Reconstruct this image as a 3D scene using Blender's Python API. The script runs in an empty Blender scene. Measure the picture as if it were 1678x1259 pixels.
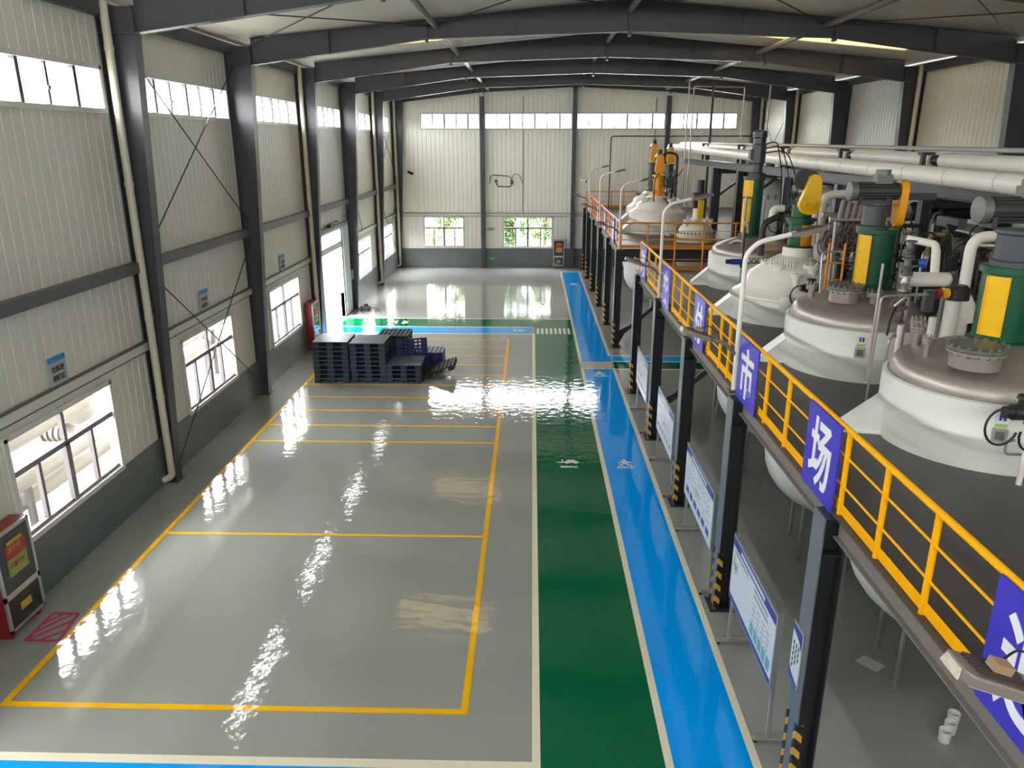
import bpy, bmesh, math, random
from mathutils import Vector, Matrix
PI = math.pi
rnd = random.Random(7)
SC = bpy.context.scene
COL = SC.collection

# ------------------------------------------------------------------ materials
MATS = {}
def mat(name, col, rough=.5, metal=0., coat=0., noise=0., nscale=4., bump=0., bscale=30., spec=.5):
    if name in MATS: return MATS[name]
    m = bpy.data.materials.new(name); m.use_nodes = True
    nt = m.node_tree; b = nt.nodes['Principled BSDF']
    b.inputs['Base Color'].default_value = (*col, 1)
    b.inputs['Roughness'].default_value = rough
    b.inputs['Metallic'].default_value = metal
    b.inputs['Coat Weight'].default_value = coat
    b.inputs['Coat Roughness'].default_value = .08
    b.inputs['Specular IOR Level'].default_value = spec
    if noise or bump:
        tc = nt.nodes.new('ShaderNodeTexCoord')
    if noise:
        n = nt.nodes.new('ShaderNodeTexNoise'); n.inputs['Scale'].default_value = nscale
        n.inputs['Detail'].default_value = 5
        nt.links.new(tc.outputs['Object'], n.inputs['Vector'])
        mx = nt.nodes.new('ShaderNodeMix'); mx.data_type = 'RGBA'
        mx.inputs['A'].default_value = (*[c*(1-noise) for c in col], 1)
        mx.inputs['B'].default_value = (*[min(1, c*(1+noise)) for c in col], 1)
        nt.links.new(n.outputs['Fac'], mx.inputs['Factor'])
        nt.links.new(mx.outputs['Result'], b.inputs['Base Color'])
    if bump:
        n2 = nt.nodes.new('ShaderNodeTexNoise'); n2.inputs['Scale'].default_value = bscale
        nt.links.new(tc.outputs['Object'], n2.inputs['Vector'])
        bp = nt.nodes.new('ShaderNodeBump'); bp.inputs['Strength'].default_value = bump
        bp.inputs['Distance'].default_value = .02
        nt.links.new(n2.outputs['Fac'], bp.inputs['Height'])
        nt.links.new(bp.outputs['Normal'], b.inputs['Normal'])
    MATS[name] = m
    return m

def floor_mat(name, col, dirt=.06):
    """epoxy floor paint: satin colour under a glossy, slightly wavy clear coat"""
    m = bpy.data.materials.new(name); m.use_nodes = True
    nt = m.node_tree; b = nt.nodes['Principled BSDF']
    b.inputs['Roughness'].default_value = .45
    b.inputs['Specular IOR Level'].default_value = .0
    b.inputs['Coat Weight'].default_value = 1.
    b.inputs['Coat Roughness'].default_value = .06
    b.inputs['Coat IOR'].default_value = 1.5
    tc = nt.nodes.new('ShaderNodeTexCoord')
    n = nt.nodes.new('ShaderNodeTexNoise'); n.inputs['Scale'].default_value = .5; n.inputs['Detail'].default_value = 6
    nt.links.new(tc.outputs['Object'], n.inputs['Vector'])
    mx = nt.nodes.new('ShaderNodeMix'); mx.data_type = 'RGBA'
    mx.inputs['A'].default_value = (*[c*(1-dirt) for c in col], 1)
    mx.inputs['B'].default_value = (*[c*(1+dirt) for c in col], 1)
    nt.links.new(n.outputs['Fac'], mx.inputs['Factor'])
    nt.links.new(mx.outputs['Result'], b.inputs['Base Color'])
    n2 = nt.nodes.new('ShaderNodeTexNoise'); n2.inputs['Scale'].default_value = 4.5; n2.inputs['Detail'].default_value = 2.5
    nt.links.new(tc.outputs['Object'], n2.inputs['Vector'])
    bp = nt.nodes.new('ShaderNodeBump'); bp.inputs['Strength'].default_value = .15; bp.inputs['Distance'].default_value = .03
    nt.links.new(n2.outputs['Fac'], bp.inputs['Height'])
    nt.links.new(bp.outputs['Normal'], b.inputs['Coat Normal'])
    MATS[name] = m
    return m

def glass_mat():
    m = bpy.data.materials.new('window_glass'); m.use_nodes = True
    nt = m.node_tree; nt.nodes.clear()
    o = nt.nodes.new('ShaderNodeOutputMaterial'); t = nt.nodes.new('ShaderNodeBsdfTransparent')
    t.inputs['Color'].default_value = (.95, .95, .94, 1)
    g = nt.nodes.new('ShaderNodeBsdfGlossy'); g.inputs['Roughness'].default_value = .02
    mx = nt.nodes.new('ShaderNodeMixShader'); mx.inputs['Fac'].default_value = .05
    nt.links.new(t.outputs[0], mx.inputs[1]); nt.links.new(g.outputs[0], mx.inputs[2]); nt.links.new(mx.outputs[0], o.inputs['Surface'])
    return m

def hazard_mat():
    """black and yellow diagonal warning tape"""
    m = bpy.data.materials.new('hazard_tape'); m.use_nodes = True
    nt = m.node_tree; b = nt.nodes['Principled BSDF']; b.inputs['Roughness'].default_value = .4
    tc = nt.nodes.new('ShaderNodeTexCoord'); sp = nt.nodes.new('ShaderNodeSeparateXYZ')
    nt.links.new(tc.outputs['Object'], sp.inputs[0])
    a = nt.nodes.new('ShaderNodeMath'); a.operation = 'ADD'
    nt.links.new(sp.outputs['X'], a.inputs[0]); nt.links.new(sp.outputs['Y'], a.inputs[1])
    s = nt.nodes.new('ShaderNodeMath'); s.operation = 'ADD'
    nt.links.new(a.outputs[0], s.inputs[0]); nt.links.new(sp.outputs['Z'], s.inputs[1])
    k = nt.nodes.new('ShaderNodeMath'); k.operation = 'MULTIPLY'; k.inputs[1].default_value = 4.6
    nt.links.new(s.outputs[0], k.inputs[0])
    f = nt.nodes.new('ShaderNodeMath'); f.operation = 'FRACT'; nt.links.new(k.outputs[0], f.inputs[0])
    g = nt.nodes.new('ShaderNodeMath'); g.operation = 'GREATER_THAN'; g.inputs[1].default_value = .55
    nt.links.new(f.outputs[0], g.inputs[0])
    mx = nt.nodes.new('ShaderNodeMix'); mx.data_type = 'RGBA'
    mx.inputs['A'].default_value = (.012, .012, .014, 1); mx.inputs['B'].default_value = (.72, .38, .02, 1)
    nt.links.new(g.outputs[0], mx.inputs['Factor']); nt.links.new(mx.outputs['Result'], b.inputs['Base Color'])
    return m

def skylight_mat():
    """weathered yellowish translucent roof sheet that lets daylight through"""
    m = bpy.data.materials.new('translucent_roof_sheet'); m.use_nodes = True
    nt = m.node_tree; nt.nodes.clear()
    o = nt.nodes.new('ShaderNodeOutputMaterial'); t = nt.nodes.new('ShaderNodeBsdfTransparent')
    t.inputs['Color'].default_value = (.17, .14, .085, 1)
    d = nt.nodes.new('ShaderNodeBsdfTranslucent'); d.inputs['Color'].default_value = (.35, .3, .18, 1)
    mx = nt.nodes.new('ShaderNodeMixShader'); mx.inputs['Fac'].default_value = .5
    nt.links.new(t.outputs[0], mx.inputs[1]); nt.links.new(d.outputs[0], mx.inputs[2]); nt.links.new(mx.outputs[0], o.inputs['Surface'])
    return m

FLOOR = floor_mat('grey_epoxy', (.29, .302, .285))
GREEN = floor_mat('green_epoxy', (.0, .115, .042), .1)
BLUE = floor_mat('blue_epoxy', (.0, .33, .92), .05)
CREAM = floor_mat('cream_line_paint', (.74, .70, .55), .05)
YELLOW_LINE = floor_mat('yellow_line_paint', (.90, .46, .0), .05)
ROAD_WHITE = floor_mat('white_floor_paint', (.75, .78, .76), .04)
PINK = floor_mat('pink_hatch_paint', (.5, .06, .14), .2)
GLASS = glass_mat(); HAZARD = hazard_mat(); SKYLIGHT = skylight_mat()
WALL = mat('ivory_steel_panel', (.68, .665, .59), .42, noise=.05, nscale=.6)
WALLOUT = mat('outer_sheet', (.45, .45, .42), .6)
GABLE = mat('light_lifted_gable_panel', (.86, .85, .78), .42, noise=.04, nscale=.6)  # wall panel colour lifted, stronger light on the gable put into it
CEIL = mat('ceiling_panel', (.82, .78, .66), .55, noise=.05, nscale=.4)
DADO = mat('grey_dado_paint', (.125, .15, .155), .35, noise=.06, nscale=1.2)
STEEL = mat('dark_grey_steel_paint', (.060, .058, .070), .38, noise=.08, nscale=3)
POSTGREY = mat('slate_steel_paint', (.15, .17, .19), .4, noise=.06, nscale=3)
POSTSHADE = mat('shade_darkened_steel_paint', (.03, .03, .034), .5)  # post paint darkened, shade of the recessed webs put into the colour
TIE = mat('brown_grey_tube_paint', (.20, .18, .16), .45)
GUTTER = mat('taupe_girt_paint', (.11, .11, .115), .45)
PVC = mat('ivory_pvc', (.58, .55, .44), .35)
WHITEFRAME = mat('white_window_frame', (.62, .61, .60), .35)
DARKFRAME = mat('dark_window_mullion', (.035, .032, .04), .4)
GREYFRAME = mat('grey_window_mullion', (.22, .20, .21), .4)
ROD = mat('dark_rod', (.05, .05, .05), .5, metal=.4)
RAILY = mat('safety_yellow_paint', (1.0, .45, .0), .5, spec=.15, noise=.04, nscale=5)
RAILO = mat('orange_yellow_paint', (.80, .27, .01), .35, noise=.06, nscale=5)
BEAM = mat('taupe_beam_paint', (.19, .175, .16), .5, noise=.15, nscale=6)
DECK = mat('dark_checker_deck', (.062, .057, .058), .42, noise=.12, nscale=2.)
SIGNB = mat('violet_blue_sign', (.045, .035, .55), .35)
SIGNW = mat('white_lettering', (.86, .87, .90), .4)
LAMPW = mat('white_lamp_pole', (.82, .80, .76), .3)
LAMPG = mat('grey_brown_lamp_head', (.20, .17, .15), .45)
LAMPD = mat('dark_lamp_fins', (.06, .05, .045), .5)
LED = mat('speckled_led_lens', (.55, .5, .43), .3, noise=.5, nscale=60)
TANKW = mat('white_tank_enamel', (.80, .81, .76), .3, noise=.05, nscale=2)
TANKW2 = mat('cream_tank_enamel', (.84, .82, .74), .3, noise=.04, nscale=3)
STAINLESS = mat('dusty_stainless', (.37, .335, .305), .36, metal=.55, noise=.14, nscale=4)
MANHOLE = mat('grey_green_cover', (.15, .16, .145), .45, metal=.3, noise=.1)
MDARK = mat('dark_machine_paint', (.022, .023, .022), .42)
MGREY = mat('slate_gearbox_paint', (.065, .072, .082), .4, noise=.08)
MGREEN = mat('machine_green', (.004, .085, .036), .35)
MGREEND = mat('muted_machine_green', (.05, .085, .06), .45)
GUARD = mat('yellow_guard', (.90, .52, .003), .35, noise=.12, nscale=6)
GUARDO = mat('orange_guard', (.88, .36, .003), .38, noise=.06, nscale=6)
PIPEW = mat('white_lagging', (.84, .80, .73), .4, noise=.06, nscale=3)
PIPES = mat('stainless_pipe', (.42, .40, .37), .35, metal=.7)
PIPED = mat('dark_pipe', (.045, .04, .037), .45, metal=.3)
PIPEB = mat('ochre_pipe', (.28, .22, .13), .5)
VALVE = mat('cast_valve', (.13, .12, .11), .45, metal=.4)
VALVEB = mat('blue_actuator', (.01, .07, .4), .35)
VALVER = mat('red_actuator', (.4, .02, .03), .4)
RUBBER = mat('black_rubber', (.012, .012, .013), .55)
HOSE = mat('brown_hose', (.15, .12, .11), .5, noise=.3, nscale=30)
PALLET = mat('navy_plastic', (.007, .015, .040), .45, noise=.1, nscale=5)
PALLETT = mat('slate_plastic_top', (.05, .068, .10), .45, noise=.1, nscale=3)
PALLETK = mat('black_plastic', (.02, .022, .026), .5)
PALLETB = mat('royal_blue_plastic', (.02, .03, .13), .4)
ALU = mat('aluminium', (.50, .51, .51), .32, metal=.6)
BOARD = mat('white_print', (.74, .79, .86), .3)
BOARDB = mat('navy_print', (.05, .06, .32), .3)
BOARDT = mat('teal_print', (.18, .45, .52), .3)
BOARDG = mat('grey_print', (.33, .36, .42), .4)
BOARDP = mat('pink_print', (.72, .42, .48), .4)
BOARDN = mat('green_print', (.35, .62, .12), .4)
INK = mat('black_ink', (.03, .03, .035), .4)
SKYPRINT = mat('azure_print', (.03, .25, .62), .35)
SIGNGREY = mat('grey_white_plate', (.42, .42, .44), .4)
FIRERED = mat('fire_red', (.24, .02, .017), .4)
FIREBRIGHT = mat('red_print', (.40, .02, .02), .4)
FIREYEL = mat('yellow_print', (.50, .38, .03), .4)
FIREGRN = mat('lime_print', (.26, .30, .05), .4)
DGLASS = mat('dark_cabinet_glass', (.03, .03, .035), .12)
EXITG = mat('exit_green', (.01, .25, .1), .35)
PAPER = mat('paper', (.55, .55, .52), .6)
CONCRETE = mat('yard_concrete', (.26, .24, .23), .8, noise=.08, nscale=.5)
OUTWALL = mat('pale_render', (.28, .26, .255), .8)
BARK = mat('bark', (.12, .09, .06), .8)
LEAF = mat('leaf_green', (.075, .125, .02), .6, noise=.4, nscale=2)
LEAFD = mat('deep_leaf_green', (.03, .07, .015), .6, noise=.4, nscale=2)
OUTPIPE = mat('weathered_lagging', (.30, .285, .265), .5, noise=.1, nscale=2)
LAWN = mat('rough_lawn', (.06, .085, .03), .9, noise=.4, nscale=.8)
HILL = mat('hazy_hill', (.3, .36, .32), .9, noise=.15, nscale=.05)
WOOD = mat('brown_block', (.33, .22, .13), .6)
DOORW = mat('white_door_sheet', (.66, .66, .63), .4)

# ------------------------------------------------------------------ mesh builder
class MB:
    def __init__(s): s.v = []; s.f = []
    def add(s, vs, fs):
        o = len(s.v); s.v += [Vector(p) for p in vs]; s.f += [[o+i for i in f] for f in fs]; return s
    def box(s, x0, y0, z0, x1, y1, z1):
        x0, x1 = min(x0, x1), max(x0, x1); y0, y1 = min(y0, y1), max(y0, y1); z0, z1 = min(z0, z1), max(z0, z1)
        return s.add([(x0,y0,z0),(x1,y0,z0),(x1,y1,z0),(x0,y1,z0),(x0,y0,z1),(x1,y0,z1),(x1,y1,z1),(x0,y1,z1)],
                     [[3,2,1,0],[4,5,6,7],[0,1,5,4],[1,2,6,5],[2,3,7,6],[3,0,4,7]])
    def prism(s, poly, ext):
        """3-D polygon swept by vector ext"""
        n = len(poly); e = Vector(ext); p = [Vector(q) for q in poly]
        return s.add(p+[q+e for q in p], [list(range(n))[::-1], list(range(n, 2*n))]+[[i,(i+1)%n,n+(i+1)%n,n+i] for i in range(n)])
    def quad(s, a, b, c, d): return s.add([a,b,c,d], [[0,1,2,3]])
    def tube(s, pts, r, n=8, caps=True, closed=False):
        pts = [Vector(p) for p in pts]; m = len(pts)
        rs = r if isinstance(r, (list, tuple)) else [r]*m
        tang = []
        for i in range(m):
            if closed: t = pts[(i+1)%m]-pts[i-1]
            else: t = pts[min(i+1, m-1)]-pts[max(i-1, 0)]
            tang.append(t.normalized())
        u = tang[0].orthogonal().normalized(); o = len(s.v)
        for i in range(m):
            t = tang[i]; u = (u-t*u.dot(t)).normalized(); w = t.cross(u)
            for k in range(n):
                a = 2*PI*(k+.5)/n
                s.v.append(pts[i]+(u*math.cos(a)+w*math.sin(a))*rs[i])
        for i in range(m if closed else m-1):
            j = (i+1) % m
            for k in range(n): s.f.append([o+i*n+k, o+i*n+(k+1)%n, o+j*n+(k+1)%n, o+j*n+k])
        if caps and not closed:
            s.f.append([o+k for k in range(n)][::-1]); s.f.append([o+(m-1)*n+k for k in range(n)])
        return s
    def cyl(s, a, b, r, n=20, r2=None): return s.tube([a, b], [r, r if r2 is None else r2], n)
    def bar(s, a, b, w, h=None):
        """rectangular bar from a to b; w sideways, h upwards"""
        h = w if h is None else h; a = Vector(a); b = Vector(b); t = (b-a).normalized()
        up = Vector((0,0,1)) if abs(t.z) < .95 else Vector((0,1,0))
        sd = t.cross(up).normalized(); up = sd.cross(t); q = []
        for p in (a, b):
            for i, j in ((-1,-1),(1,-1),(1,1),(-1,1)): q.append(p+sd*(w/2*i)+up*(h/2*j))
        return s.add(q, [[0,1,2,3],[7,6,5,4],[0,4,5,1],[1,5,6,2],[2,6,7,3],[3,7,4,0]])
    def lathe(s, c, prof, n=32, axis=(0,0,1), a0=0., a1=2*PI):
        c = Vector(c); ax = Vector(axis).normalized(); u = ax.orthogonal().normalized()
        if abs(ax.z) > .99: u = Vector((1,0,0))
        w = ax.cross(u); full = abs(a1-a0-2*PI) < 1e-6; m = n if full else n+1; o = len(s.v)
        for r, z in prof:
            for k in range(m):
                a = a0+(a1-a0)*k/n
                s.v.append(c+ax*z+(u*math.cos(a)+w*math.sin(a))*max(r, 1e-4))
        for i in range(len(prof)-1):
            for k in range(n):
                k2 = (k+1) % m
                s.f.append([o+i*m+k, o+i*m+k2, o+(i+1)*m+k2, o+(i+1)*m+k])
        return s
    def ball(s, c, r, n=12, sz=1.):
        k = 6
        return s.lathe(c, [(r*math.sin(PI*i/k), -r*sz*math.cos(PI*i/k)) for i in range(k+1)], n)
    def build(s, name, m, parent=None, smooth=True, bevel=0., **props):
        me = bpy.data.meshes.new(name)
        off = ROOTLOC.get(parent.name, Vector()) if parent else Vector()
        me.from_pydata([tuple(v-off) for v in s.v], [], s.f); me.update()
        bm = bmesh.new(); bm.from_mesh(me); bmesh.ops.recalc_face_normals(bm, faces=bm.faces); bm.to_mesh(me); bm.free()
        me.materials.append(m)
        if smooth:
            me.shade_smooth(); me.set_sharp_from_angle(angle=math.radians(38))
        o = bpy.data.objects.new(name, me); COL.objects.link(o)
        if parent: o.parent = parent
        if parent: ROOTLOC[o.name] = off
        if bevel:
            b = o.modifiers.new('bevel', 'BEVEL'); b.width = bevel; b.segments = 2; b.limit_method = 'ANGLE'
        for k, v in props.items(): o[k] = v
        return o

ROOTLOC = {}
def thing(name, label, cat, loc=(0,0,0), group=None):
    o = bpy.data.objects.new(name, None); COL.objects.link(o); o.location = loc; o.empty_display_size = .1
    o['label'] = label; o['category'] = cat
    if group: o['group'] = group
    ROOTLOC[o.name] = Vector(loc)
    return o
def tag(o, label, cat, group=None, kind=None):
    o['label'] = label; o['category'] = cat
    if group: o['group'] = group
    if kind: o['kind'] = kind
    return o
def struct(o): o['kind'] = 'structure'; return o
def copy_tree(o, loc, label=None, rz=None):
    """copy a thing with its parts and sub-parts"""
    def cp(x, par):
        c = x.copy(); COL.objects.link(c)
        if par: c.parent = par
        for ch in KIDS.get(x.name, []): cp(ch, c)
        return c
    KIDS = {}
    for x in o.children_recursive: KIDS.setdefault(x.parent.name, []).append(x)
    c = cp(o, None); c.location = loc; ROOTLOC[c.name] = Vector(loc)
    if rz is not None: c.rotation_euler = (0,0,rz)
    if label: c['label'] = label
    return c

def text_mb(body, size, thick=.012, offset=0.):
    """lettering as MB in the XY plane, origin at its centre"""
    cu = bpy.data.curves.new('lettering', 'FONT'); cu.body = body; cu.size = size; cu.offset = offset
    cu.align_x = 'CENTER'; cu.align_y = 'CENTER'; cu.extrude = thick/2; cu.resolution_u = 3; cu.space_line = 1.1
    o = bpy.data.objects.new('lettering', cu); COL.objects.link(o)
    dg = bpy.context.evaluated_depsgraph_get(); me = bpy.data.meshes.new_from_object(o.evaluated_get(dg))
    mb = MB(); vs = [v.co.copy() for v in me.vertices]
    if vs:
        cx = (min(v.x for v in vs)+max(v.x for v in vs))/2; cy = (min(v.y for v in vs)+max(v.y for v in vs))/2
        mb.add([v-Vector((cx,cy,0)) for v in vs], [list(p.vertices) for p in me.polygons])
    bpy.data.objects.remove(o); bpy.data.curves.remove(cu); bpy.data.meshes.remove(me)
    return mb
def place(mb, origin, ux, uy, sx=1., sy=1.):
    """map a flat MB (x, y, depth) onto the plane origin + ux*x + uy*y"""
    ux = Vector(ux); uy = Vector(uy); uz = ux.cross(uy); o = Vector(origin)
    mb.v = [o+ux*(v.x*sx)+uy*(v.y*sy)+uz*v.z for v in mb.v]
    return mb
def arc(c, r, a0, a1, u, w, n=8):
    c = Vector(c); u = Vector(u); w = Vector(w)
    return [c+u*(r*math.cos(a0+(a1-a0)*i/n))+w*(r*math.sin(a0+(a1-a0)*i/n)) for i in range(n+1)]
def bend(pts, r=.1, n=5):
    """polyline with its inner corners rounded"""
    pts = [Vector(p) for p in pts]; out = [pts[0]]
    for i in range(1, len(pts)-1):
        a = pts[i-1]-pts[i]; b = pts[i+1]-pts[i]; k = min(r, a.length*.45, b.length*.45)
        p0 = pts[i]+a.normalized()*k; p2 = pts[i]+b.normalized()*k
        for j in range(n+1):
            t = j/n; out.append(p0*(1-t)**2+pts[i]*(2*t*(1-t))+p2*t*t)
    out.append(pts[-1]); return out
def flange(mb, c, r, axis, t=.03, n=16):
    c = Vector(c); a = Vector(axis).normalized()
    return mb.cyl(c-a*t/2, c+a*t/2, r, n)
def ordinal(i): return ['first','second','third','fourth','fifth','sixth','seventh','eighth','ninth','tenth','eleventh','twelfth','thirteenth','fourteenth','fifteenth','sixteenth','seventeenth','eighteenth'][i]
SKY_STRENGTH, EXPOSURE = 8, 2.38
# ------------------------------------------------------------------ room dimensions (metres, camera stands at x=0 y=0 z=7)
XL, XR, YB, YF = -7.9, 12.74, 45.0, -4.0
RIDGE = 2.42
FRAMES = [15, 21, 27, 33, 39, 44.75]
def roof_z(x): return 10.42-.0912*abs(x-RIDGE)
CEIL_Z = .03

# floor with its painted markings
floor = struct(MB().box(XL-.2, YF-.2, -.15, XR+.2, YB+.2, 0).build('floor', FLOOR, smooth=False))
ROOTLOC['floor'] = Vector()
Z0 = .002
def mark(name, m, rects, z=.004):
    mb = MB()
    for x0, y0, x1, y1 in rects: mb.box(x0, y0, Z0*.5, x1, y1, z)
    return mb.build(name, m, floor, smooth=False)
mark('blue_lane', BLUE, [(1.72, 7.0, 2.65, 23.72), (1.72, 24.65, 2.65, 43.15), (2.65, 24.72, 12.5, 25.32), (-7.6, 28.52, .05, 29.5),
                         (1.72, -3.8, 2.65, 7.0), (-7.6, 6.1, .05, 7.12)], .003)
mark('green_lane', GREEN, [(.15, -3.8, 1.62, 28.4), (.15, 28.4, 1.62, 31.0), (-7.7, 29.62, .15, 31.0), (2.65, 23.8, 12.5, 24.6)], .003)
mark('cream_lane_edge', CREAM, [
    (.05, -3.8, .15, 28.4), (1.62, -3.8, 1.72, 23.72), (2.65, -3.8, 2.75, 23.7),
    (1.62, 24.65, 1.72, 43.15), (2.65, 25.32, 2.75, 43.15), (1.62, 43.15, 2.75, 43.25),
    (-7.7, 31.0, 1.62, 31.1), (-7.6, 29.5, .05, 29.62), (-7.6, 28.4, .15, 28.5), (-7.6, 7.12, .05, 7.25),
    (2.75, 25.32, 12.5, 25.42), (2.75, 24.6, 12.5, 24.7), (2.65, 23.7, 12.5, 23.8)], .005)
mark('crossing_bar', CREAM, [(1.62, 23.78+.18*i, 2.74, 23.86+.18*i) for i in range(5)], .006)
mark('zebra_crossing', ROAD_WHITE, [(.22+.172*i, 28.45, .31+.172*i, 29.4) for i in range(8)], .006)
L = [(-6.9, 8.02, -6.81, 27.6), (-.87, 8.02, -.78, 27.6), (-6.81, 8.02, -.87, 8.11)]
L += [(-6.81, y-.035, -.87, y+.035) for y in (12.65, 17.3, 18.42, 19.58, 20.73, 21.9, 23.0, 24.15, 25.28, 26.42, 27.56)]
mark('yellow_bay_line', YELLOW_LINE, L)
# pink hatched keep-clear patch by the hydrant cabinet
mb = MB()
for a, b in (((-7.42,9.38),(-6.93,9.38)), ((-7.42,10.06),(-7.02,10.06)), ((-6.93,9.38),(-7.02,10.06)), ((-7.42,9.38),(-7.42,10.06)),
             ((-7.42,9.55),(-7.1,10.06)), ((-7.4,9.4),(-6.99,9.9)), ((-7.2,9.4),(-6.96,9.66)), ((-7.42,9.78),(-7.25,10.04))):
    mb.bar((*a,.003), (*b,.003), .05, .004)
mb.build('pink_hatching', PINK, floor, smooth=False)
# lane pictograms: car and walking man with their captions
def floor_glyph(cx, cy, s, kind, caption, turn=0):
    mb = MB(); P = lambda x, y: (x, y, 0)
    def poly(pts): mb.prism([P(*p) for p in pts], (0,0,.003))
    if kind == 'car':
        poly([(-.12,.02),(-.06,.06),(-.0,.15),(.14,.15),(.2,.07),(.25,.05),(.25,-.03),(-.12,-.03)])
        for x in (-.03, .17): poly([(x+.05*math.cos(a*PI/5), -.03+.05*math.sin(a*PI/5)) for a in range(10)])
        poly([(-.16,-.03),(-.13,-.03),(-.13,.17),(-.16,.17)]); poly([(-.28,-.03),(-.16,-.03),(-.16,0),(-.28,0)])
    else:
        poly([(.0+.045*math.cos(a*PI/6), .17+.045*math.sin(a*PI/6)) for a in range(12)])
        poly([(-.05,.11),(.05,.12),(.03,-.02),(-.05,-.02)])
        poly([(-.05,.11),(-.13,.03),(-.16,-.03),(-.12,-.04),(-.09,.02),(-.02,.07)])
        poly([(.05,.12),(.1,.05),(.18,.04),(.18,.0),(.08,.0),(.02,.07)])
        poly([(-.05,-.0),(-.11,-.13),(-.17,-.17),(-.12,-.19),(-.06,-.15),(.01,-.02)])
        poly([(.03,0),(.09,-.08),(.17,-.16),(.13,-.19),(.05,-.11),(-.03,-.02)])
    t = text_mb(caption, .11, .003, .004); place(t, (0,-.27,.0015), (1,0,0), (0,1,0)); mb.add(t.v, t.f)
    ca, sa = math.cos(turn), math.sin(turn)
    mb.v = [Vector((cx+(v.x*ca-v.y*sa)*s, cy+(v.x*sa+v.y*ca)*s, .0035+v.z)) for v in mb.v]
    mb.build('lane_pictogram', ROAD_WHITE, floor, smooth=False)
floor_glyph(.88, 16.15, .95, 'car', '物流通道'); floor_glyph(2.16, 16.15, .95, 'man', '人行通道')
floor_glyph(-5.2, 30.35, 1.2, 'car', '物流通道', -PI/2); floor_glyph(-5.2, 29.0, 1.1, 'man', '人行通道', -PI/2)
floor_glyph(2.18, 39.4, 1.2, 'man', '人行通道'); floor_glyph(2.18, 23.25, 1.1, 'man', '人行通道'); floor_glyph(-.4, 28.98, .9, 'man', '人行通道', -PI/2)

# ribbed steel sheet: rectangles of the wall around its openings
def ribbed(mb, plane, c, u0, u1, v0, v1, sgn, top=None, pitch=.25):
    """plane 'x' (wall at x=c, u=y) or 'y' (wall at y=c, u=x); ribs run vertically, sgn points into the room"""
    n0 = math.floor(u0/pitch); us = [u0]
    for k in range(n0, math.ceil(u1/pitch)+1):
        for d in ((0., .012, .030, .042) if plane == 'x' else (0., .012, .052, .064)):
            u = k*pitch+d
            if u0+1e-4 < u < u1-1e-4: us.append(u)
    us.append(u1)
    def dep(u):
        f = (u/pitch-math.floor(u/pitch+1e-6))*pitch
        return (-.009 if plane == 'x' else -.035) if .0115 < f < (.0305 if plane == 'x' else .0525) else 0.
    vs = []
    for u in us:
        d = dep(u)*sgn; t = top(u) if top else v1
        for z in (v0, t): vs.append((c+d, u, z) if plane == 'x' else (u, c+d, z))
    mb.add(vs, [[2*i, 2*i+2, 2*i+3, 2*i+1] for i in range(len(us)-1)])
def wall_with_openings(name, plane, c, sgn, u0, u1, v0, top, holes, thick=.12):
    mb = MB(); us = sorted({u0, u1, *[h[0] for h in holes], *[h[1] for h in holes]})
    for a, b in zip(us, us[1:]):
        m = (a+b)/2; z = v0
        for h in sorted([h for h in holes if h[0] < m < h[1]], key=lambda h: h[2]):
            if h[2] > z+1e-3: ribbed(mb, plane, c, a, b, z, h[2], sgn)
            z = h[3]
        ribbed(mb, plane, c, a, b, z, None, sgn, top)
        # outer skin
        z = v0; co = c-sgn*thick
        def skin(zz0, zz1a, zz1b):
            mb.quad(*([(co,a,zz0),(co,b,zz0),(co,b,zz1b),(co,a,zz1a)] if plane == 'x' else [(a,co,zz0),(b,co,zz0),(b,co,zz1b),(a,co,zz1a)]))
        for h in sorted([h for h in holes if h[0] < m < h[1]], key=lambda h: h[2]):
            if h[2] > z+1e-3: skin(z, h[2], h[2])
            z = h[3]
        skin(z, top(a), top(b))
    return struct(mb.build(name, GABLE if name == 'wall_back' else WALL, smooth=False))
LOWWIN = [(4.4, 7.4), (10.4, 13.4), (16.4, 19.4), (22.4, 25.4), (34.4, 37.35), (40.5, 43.4)]
DOOR = (28.4, 31.45, 0, 3.65)
HIGH = [(-2.7, 2.75), (3.25, 8.75)]+[(a+.28, a+5.72) for a in (9, 15, 21, 27, 33)]+[(39.28, 43.6)]
holesL = [(a, b, 1.0, 2.76) for a, b in LOWWIN]+[DOOR]+[(a, b, 7.54, 8.33) for a, b in HIGH]
wall_with_openings('wall_left', 'x', XL, 1, YF, YB, 0, lambda u: roof_z(XL), holesL)
# back wall
BWIN = [(-6.29, -3.95, 1.13, 2.9), (-1.66, 1.2, 1.13, 2.9)]
BHIGH = [(-6.28, -2.95), (-2.68, 2.22), (2.46, 7.38), (7.66, 11.35)]
holesB = BWIN+[(a, b, 7.72, 8.58) for a, b in BHIGH]
us0 = RIDGE
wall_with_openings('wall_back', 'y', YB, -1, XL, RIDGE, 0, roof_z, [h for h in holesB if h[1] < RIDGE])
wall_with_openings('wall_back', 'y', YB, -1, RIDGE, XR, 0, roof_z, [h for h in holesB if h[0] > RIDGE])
wall_with_openings('wall_right', 'x', XR, -1, YF, YB, 0, lambda u: roof_z(XR), [])
FHIGH = [(-6.28, -2.95, 7.72, 8.58), (-2.68, 2.22, 7.72, 8.58), (2.46, 7.38, 7.72, 8.58), (7.66, 11.35, 7.72, 8.58)]  # unseen strip windows added behind the camera for fill daylight
wall_with_openings('wall_front', 'y', YF, 1, XL, RIDGE, 0, roof_z, [h for h in FHIGH if h[1] < RIDGE])
wall_with_openings('wall_front', 'y', YF, 1, RIDGE, XR, 0, roof_z, [h for h in FHIGH if h[0] > RIDGE])
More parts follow.
